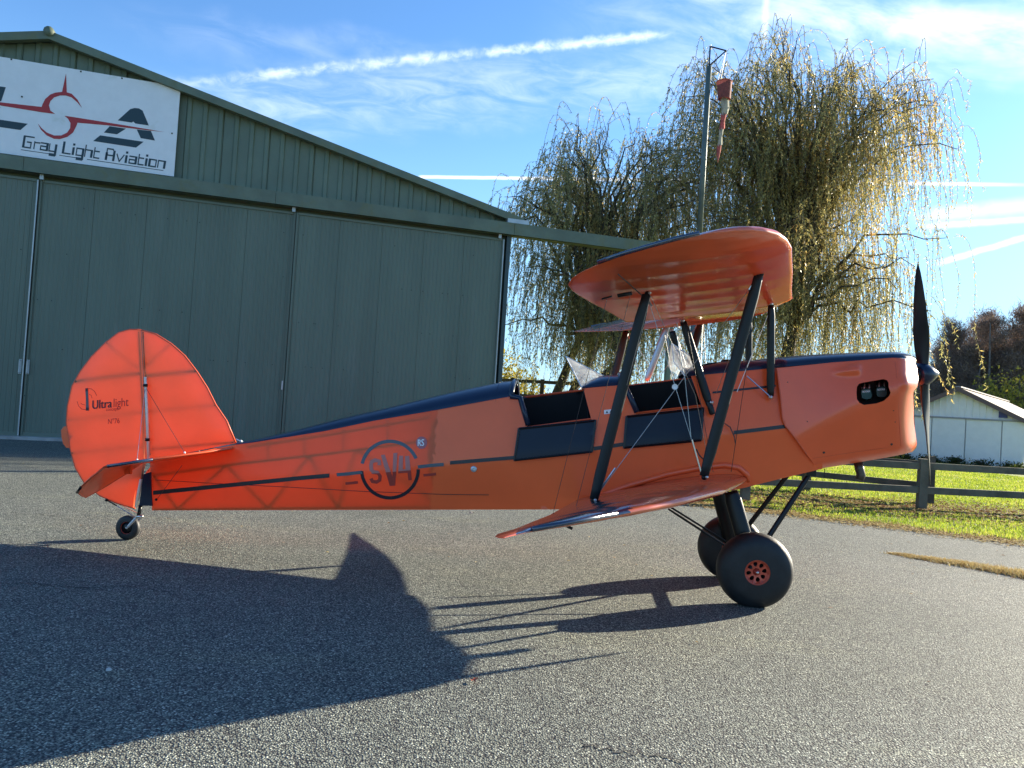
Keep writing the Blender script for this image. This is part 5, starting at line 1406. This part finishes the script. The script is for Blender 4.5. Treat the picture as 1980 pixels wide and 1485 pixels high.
# ---- landing gear
def wheel(ctr, R, Wd, name, sgn, rimr, mt_rim, spokes=8):
    t = empty(name, (0, 0, 0)); t.parent = plane
    prof = []
    for k in range(17):
        a = math.pi * (k / 16) - math.pi / 2
        ca, sa = math.cos(a), math.sin(a)
        prof.append((Wd / 2 * math.copysign(abs(sa) ** .8, sa), rimr * 1.02 + (R - rimr * 1.02) * abs(ca) ** .62 if abs(ca) > 1e-6 else rimr * 1.02))
    mb = MB(); mb.lathe(prof, (0, 0, 0), (0, 1, 0), 48)
    V = []
    for v in mb.V:                     # flattened where it meets the ground
        z = v[2]
        if z < -R * .955: z = -R * .955 - (z + R * .955) * -.12
        V.append((v[0] + ctr.x, v[1] * (1 + .06 * max(0, -v[2] / R - .8) / .2) + ctr.y, z + ctr.z))
    mobj('tyre', V, mb.F, m_rubber, t, True)
    # rim disc with openings on both faces
    outer = [(rimr * 1.04 * math.cos(a), rimr * 1.04 * math.sin(a)) for a in np.linspace(0, 2 * math.pi, 33)[:-1]]
    holes = []
    for i in range(spokes):
        a = 2 * math.pi * i / spokes + .2; c_ = (math.cos(a) * rimr * .62, math.sin(a) * rimr * .62)
        h_ = []
        for b in np.linspace(0, 2 * math.pi, 13)[:-1]:
            u, v_ = math.cos(b) * rimr * .20, math.sin(b) * rimr * .17 * (1 + .25 * math.cos(b)); h_.append((c_[0] + u * math.cos(a) - v_ * math.sin(a), c_[1] + u * math.sin(a) + v_ * math.cos(a)))
        holes.append(h_)
    v, f = tri2d(outer, holes, rimr * .25)
    rm = None
    for sd_ in (-1, 1):
        V = []
        for x, z in v:
            r_ = math.hypot(x, z) / rimr; dep = .020 + (-.012 if r_ > .92 else .010 * (1 - r_)); V.append((ctr.x + x, ctr.y + sd_ * (Wd / 2 - dep - .006), ctr.z + z))
        n0 = len(v); V2 = [(p[0], p[1] - sd_ * .016, p[2]) for p in V]
        F = list(f) + [tuple(i + n0 for i in q) for q in f]
        for hl in holes + [outer]:
            pass
        o = mobj('rim', V + V2, F, mt_rim, t)
        mb = MB(); mb.tube([(ctr.x + rimr * math.cos(a), ctr.y + sd_ * (Wd / 2 - .012), ctr.z + rimr * math.sin(a)) for a in np.linspace(0, 2 * math.pi, 41)], rimr * .07, 6, False); mb.obj('rim_edge', mt_rim, o, True)
        mb = MB(); mb.lathe([(0, .001), (0, rimr * .16), (-sd_ * .02, rimr * .27), (-sd_ * .03, rimr * .30)], (ctr.x, ctr.y + sd_ * (Wd / 2 - .004), ctr.z), (0, 1, 0), 16); mb.obj('hub_cap', m_dredf if R > .15 else m_silver, t, True)
        mb = MB(); mb.lathe([(0, .001), (0, rimr * .10), (-sd_ * .012, rimr * .12)], (ctr.x, ctr.y + sd_ * (Wd / 2 + .002), ctr.z), (0, 1, 0), 12); mb.obj('axle_nut', m_steel, t, True)
    mb = MB(); mb.lathe([(-Wd / 2 + .05, .001), (-Wd / 2 + .05, rimr * .95), (Wd / 2 - .05, rimr * .95), (Wd / 2 - .05, .001)], ctr, (0, 1, 0), 24); mb.obj('brake_drum', m_black, t, True)
    return t
WR = .272
wc_ = P(1463, 1102, -.53); wctr = Vector((wc_.x, -.46, WR * .955))
wheel(wctr, WR, .21, 'main_wheel', -1, .088, m_rim); wheel(Vector((wctr.x, .46, wctr.z)), WR, .21, 'main_wheel', 1, .088, m_rim)
pair('gear_leg', Vector((wctr.x + .0, -.36, wctr.z + .02)), P(1413, 950, -.30), .125, .065, m_black, tp=.8)
pair('gear_strut', Vector((wctr.x, -.36, wctr.z + .03)), P(1568, 913, -.24), .040, .028, m_black, tp=.8)
pair('gear_strut', Vector((wctr.x, -.35, wctr.z + .03)), P(1292, 984, -.22), .018, .014, m_black, tp=.8)
mb = MB(); mb.tube([(wctr.x, -.38, wctr.z), (wctr.x, .38, wctr.z)], .022, 10); mb.obj('axle', m_black, plane, True)
mb = MB(); p = P(1567, 912, -.26); mb.box(p, (.07, .05, .06)); mb.obj('gear_bracket', m_black, plane)
for sg_ in (1, -1):
    mb = MB(); mb.tube([(wctr.x - .04, -.34 * sg_, wctr.z + .25), (wctr.x - .02, -.37 * sg_, wctr.z + .12), (wctr.x + .03, -.375 * sg_, wctr.z)], .006, 5); mb.obj('brake_hose', m_wired, plane)

# ---- tail
def sheetpair(name, outer, t_, mt, parent=plane, step=14, taper=None):
    v, f = tri2d(outer, step=step); xs = [p[0] for p in outer]; 
    def edge_d(x, y):
        best = 1e9
        for i in range(len(outer)):
            a = outer[i]; b = outer[(i + 1) % len(outer)]; L2 = (b[0] - a[0]) ** 2 + (b[1] - a[1]) ** 2 or 1
            u = max(0, min(1, ((x - a[0]) * (b[0] - a[0]) + (y - a[1]) * (b[1] - a[1])) / L2)); best = min(best, math.hypot(x - a[0] - u * (b[0] - a[0]), y - a[1] - u * (b[1] - a[1])))
        return best
    V = []
    for sg_ in (-1, 1):
        for x, y in v:
            d = edge_d(x, y); s = sg_ * t_ * (.25 + .75 * min(1, d / 22)); V.append(P(x, y, s))
    n0 = len(v); F = list(f) + [tuple(i + n0 for i in q[::-1]) for q in f]
    return mobj(name, V, F, mt, parent, True)
fin_o = [(456, 857), (438, 814), (417, 783), (400, 749), (380, 718), (357, 688), (331, 665), (301, 646), (273.5, 638), (277.5, 720), (281.5, 800), (286, 888), (340, 880), (400, 868)]
rud_o = [(272.5, 638), (252, 637), (230, 643), (205, 662), (177, 690), (156, 718), (140, 746), (131, 786), (129, 817), (136, 866), (146, 904), (165, 936), (193, 958), (224, 972), (261, 983), (272, 930), (285, 889), (280.5, 800), (276.5, 720)]
fin = sheetpair('fin', fin_o, .020, m_tail); rud = sheetpair('rudder', rud_o, .022, m_tail)
m_rib = mat('rib_wood', (.22, .09, .05), .7)
def ribs(lst, t_, parent, r=.0055):
    for pts, w_ in lst:
        mb = MB()
        for i in range(len(pts) - 1):
            a = P(*pts[i], 0); b = P(*pts[i + 1], 0); mb.strut(a, b, w_, t_ * 1.6, Vector((0, 0, 1)) if abs((b - a).z) < abs((b - a).x) else Vector((1, 0, 0)), 8, 1.0)
        mb.obj('rib', m_rib, parent)
ribs([([(146, 738), (274, 722)], .030), ([(133, 812), (276, 797)], .012), ([(140, 876), (280, 863)], .012), ([(207, 663), (268, 712)], .012), ([(269, 642), (273, 720), (277, 800), (280, 888), (266, 975)], .016)], .011, rud)
ribs([([(283, 727), (379, 718)], .030), ([(288, 796), (416, 784)], .012), ([(328, 668), (286, 708)], .012), ([(277, 642), (281.5, 720), (286, 800), (291, 880)], .016), ([(295, 868), (452, 855)], .02)], .010, fin)
def border(outer, parent, idx, r=.007, mt=m_edge):
    mb = MB(); mb.tube([P(x, y, 0) for x, y in [outer[i] for i in idx]], r, 6); mb.obj('edge_tape', mt, parent, True)
border(fin_o, fin, range(0, 9), .008); border(rud_o, rud, range(0, 15), .007)
tab = sheetpair('trim_tab', [(131, 823), (123, 825), (118, 832), (119, 846), (122, 858), (128, 866), (136, 866)], .006, m_cowl, rud, 6)
m_tprint = m_ink
def onrud(x, y): return P(x, y, -.0265)
print_text('lettering', 'Ultra', (177, 791), (18.6, -1.6), (.4, 24), m_tprint, 0, rud, onrud, bold=True)
print_text('lettering', 'light', (218.5, 787.3), (17.6, -1.5), (.4, 24), m_inkr, 0, rud, onrud)
print_text('lettering', 'concept', (205, 795), (7.2, -.6), (.2, 9.5), m_inkr, 0, rud, onrud)
print_text('lettering', 'N°76', (208, 820), (10.8, -.9), (.3, 14), m_inkr, 0, rud, onrud)
def rfilm(poly, mt, nm='emblem', off=0.0):
    v, f = tri2d(poly, step=300); return mobj(nm, [P(x, y, -.0265 - off) for x, y in v], f, mt, rud)
rfilm([(165, 752), (170, 751), (171, 770), (172, 792), (166, 792), (166, 770)], m_greyf)
rfilm([(165, 751), (170, 750), (170, 756), (165, 757)], m_tprint, off=.0005); rfilm([(166, 788), (172, 788), (172, 794), (166, 794)], m_tprint, off=.0005)
rfilm(stroke_poly([(170, 751), (177, 752), (183, 757), (187, 765)], .9), m_inkr); rfilm(stroke_poly([(149, 776), (152, 785), (158, 791), (166, 792)], .9), m_inkr)
rfilm(stroke_poly([(172, 762), (176, 764), (178, 770)], .8), m_inkr); rfilm(stroke_poly([(156, 779), (159, 782), (165, 783)], .8), m_inkr)
# hinge tube, hinges and tail post fairing
mb = MB(); mb.tube([P(281, 729, -.035), P(284, 800, -.038), P(287, 887, -.04)], .011, 8); mb.obj('hinge_tube', mat('cream_tube', (.88, .78, .64), .4, coat=.2), plane, True)
mb = MB(); mb.tube([P(273, 927, -.03), P(263, 981, -.03)], .014, 8); mb.obj('hinge_tube', MATS['cream_tube'], plane, True)
for q in ((281, 745), (285, 850)):
    mb = MB(); mb.lathe([(-.012, .001), (-.012, .019), (.012, .019), (.012, .001)], P(q[0], q[1], -.037), (0, 0, 1), 10); mb.obj('hinge', m_black, plane, True)
tp_ = [(277, 917), (290, 913), (294, 978), (269, 978)]
v, f = tri2d(tp_, step=30); A = [P(x, y, -.045) for x, y in v]; n0 = len(A)
mobj('tail_post', A + [(p.x, .045, p.z) for p in A], list(f) + [tuple(i + n0 for i in q[::-1]) for q in f] + [(0, 1, n0 + 1, n0), (1, 2, n0 + 2, n0 + 1), (2, 3, n0 + 3, n0 + 2), (3, 0, n0, n0 + 3)], m_navy, plane)
# tailplane
mS = .22
SL0 = P(451, 867, -.09)
HR, HT = -4.96, -4.82                          # hinge line, root and tip
zS = lambda a, s: SL0.z + mS * (a - SL0.x)
hl = lambda s: HR + (HT - HR) * s / .8
stab_pts = [(SL0.x + .01, .05), (SL0.x - .04, .25), (SL0.x - .17, .47), (SL0.x - .33, .64), (SL0.x - .50, .75), (HT + .01, .80), (HR + .01, .05)]
elev_pts = [(hl(.08) - .005, .08), (hl(.8) - .005, .80), (HT - .10, .80), (HT - .19, .765), (HT - .27, .69), (HT - .34, .55), (HR - .26, .40), (HR - .20, .28), (HR - .08, .16)]
HA_ = HR
def slab(name, pts, zf, th, mt, mirror, parent=plane):
    v, f = tri2d(pts, step=.09); V = []
    for sg_ in (1, -1):
        for a, s in v:
            best = 1e9
            for i in range(len(pts)):
                p = pts[i]; q = pts[(i + 1) % len(pts)]; L2 = (q[0] - p[0]) ** 2 + (q[1] - p[1]) ** 2
                u = max(0, min(1, ((a - p[0]) * (q[0] - p[0]) + (s - p[1]) * (q[1] - p[1])) / L2)); best = min(best, math.hypot(a - p[0] - u * (q[0] - p[0]), s - p[1] - u * (q[1] - p[1])))
            V.append((a, s if mirror else -s, zf(a, s) + sg_ * th * (.3 + .7 * min(1, best / .1))))
    n0 = len(v); F = list(f) + [tuple(i + n0 for i in q[::-1]) for q in f]
    o = mobj(name, V, F, mt, parent, True)
    mb = MB(); mb.tube([(a, s if mirror else -s, zf(a, s)) for a, s in pts], th * .55, 6, False); mb.obj('edge_tape', m_edge, o, True); return o
zE = lambda a, s: zS(hl(s), s) + (a - hl(s)) * math.tan(R_(41))
for mi in (False, True):
    so_ = slab('tailplane', stab_pts, zS, .016, m_fab, mi); el = slab('elevator', elev_pts, zE, .014, m_fab, mi)
    sgn = 1 if mi else -1
    mb = MB(); mb.tube([(SL0.x - .36, sgn * .662, zS(SL0.x - .36, 1)), (SL0.x - .50, sgn * .754, zS(SL0.x - .50, 1)), (HT + .02, sgn * .802, zS(HT + .02, 1))], .013, 6); mb.obj('tip_band', m_navyw, so_, True)
    mb = MB(); mb.tube([(HT - .20, sgn * .765, zE(HT - .20, .765)), (HT - .27, sgn * .70, zE(HT - .27, .7))], .011, 6); mb.obj('tip_band', m_black, el, True)
    mb = MB(); mb.box((HA_ + .02, sgn * .30, zS(HA_, 0) - .04), (.05, .03, .07)); mb.obj('elevator_horn', m_cowl, el)
TW1, TW2 = P(357, 874, -.45), P(265, 891, -.50)
TW1.z = zS(TW1.x, 0) + .02; TW2.z = zS(TW2.x, 0) + .02
wire(P(281, 748, -.03), TW1, .0020, m_wired); wire(P(281, 748, -.03), TW2, .0022, m_wire)
wire(P(303, 966, -.05), P(352, 900, -.45), .0020, m_wired)
for q in (TW1, TW2):
    for sg_ in (1, -1): ball(Vector((q.x, q.y * sg_, q.z)), .009, m_white)
mb = MB(); mb.tube([P(457, 849, -.02), P(466, 853, -.04), P(476, 855, -.05)], .005, 5); mb.obj('aerial_wire', m_white, plane); ball(P(466, 853, -.06), .011, m_white)
ball(P(302, 966, -.06), .012, m_black)
# tail wheel
twc = P(247.5, 1020, 0); twr = twc.z / .985
wheel(Vector((twc.x, 0, twc.z)), twr, .060, 'tail_wheel', -1, twr * .50, mat('red_rim', (.42, .05, .035), .4), 5)
mb = MB(); mb.tube([P(272, 976, -.0), P(268, 998, -.0)], .016, 8); mb.obj('tail_strut', m_black, plane, True)
mb = MB(); mb.tube([P(264, 1000, -.05), P(277, 998, -.05)], .013, 8); mb.obj('spring_clamp', m_steel, plane, True)
for sg_ in (1, -1):
    a = P(263, 1001, -.045); b = P(246, 1020, -.045); a.y *= sg_; b.y *= sg_; mb = MB(); mb.strut(a, b, .022, .008); mb.obj('wheel_fork', m_silver, plane, True)
wire(P(226, 978, -.03), P(262, 1000, -.05), .004, m_silver, name='steering_link'); wire(P(207, 967, -.02), P(226, 978, -.03), .006, m_black, name='steering_link')
ball(P(206, 967, -.03), .014, m_black)
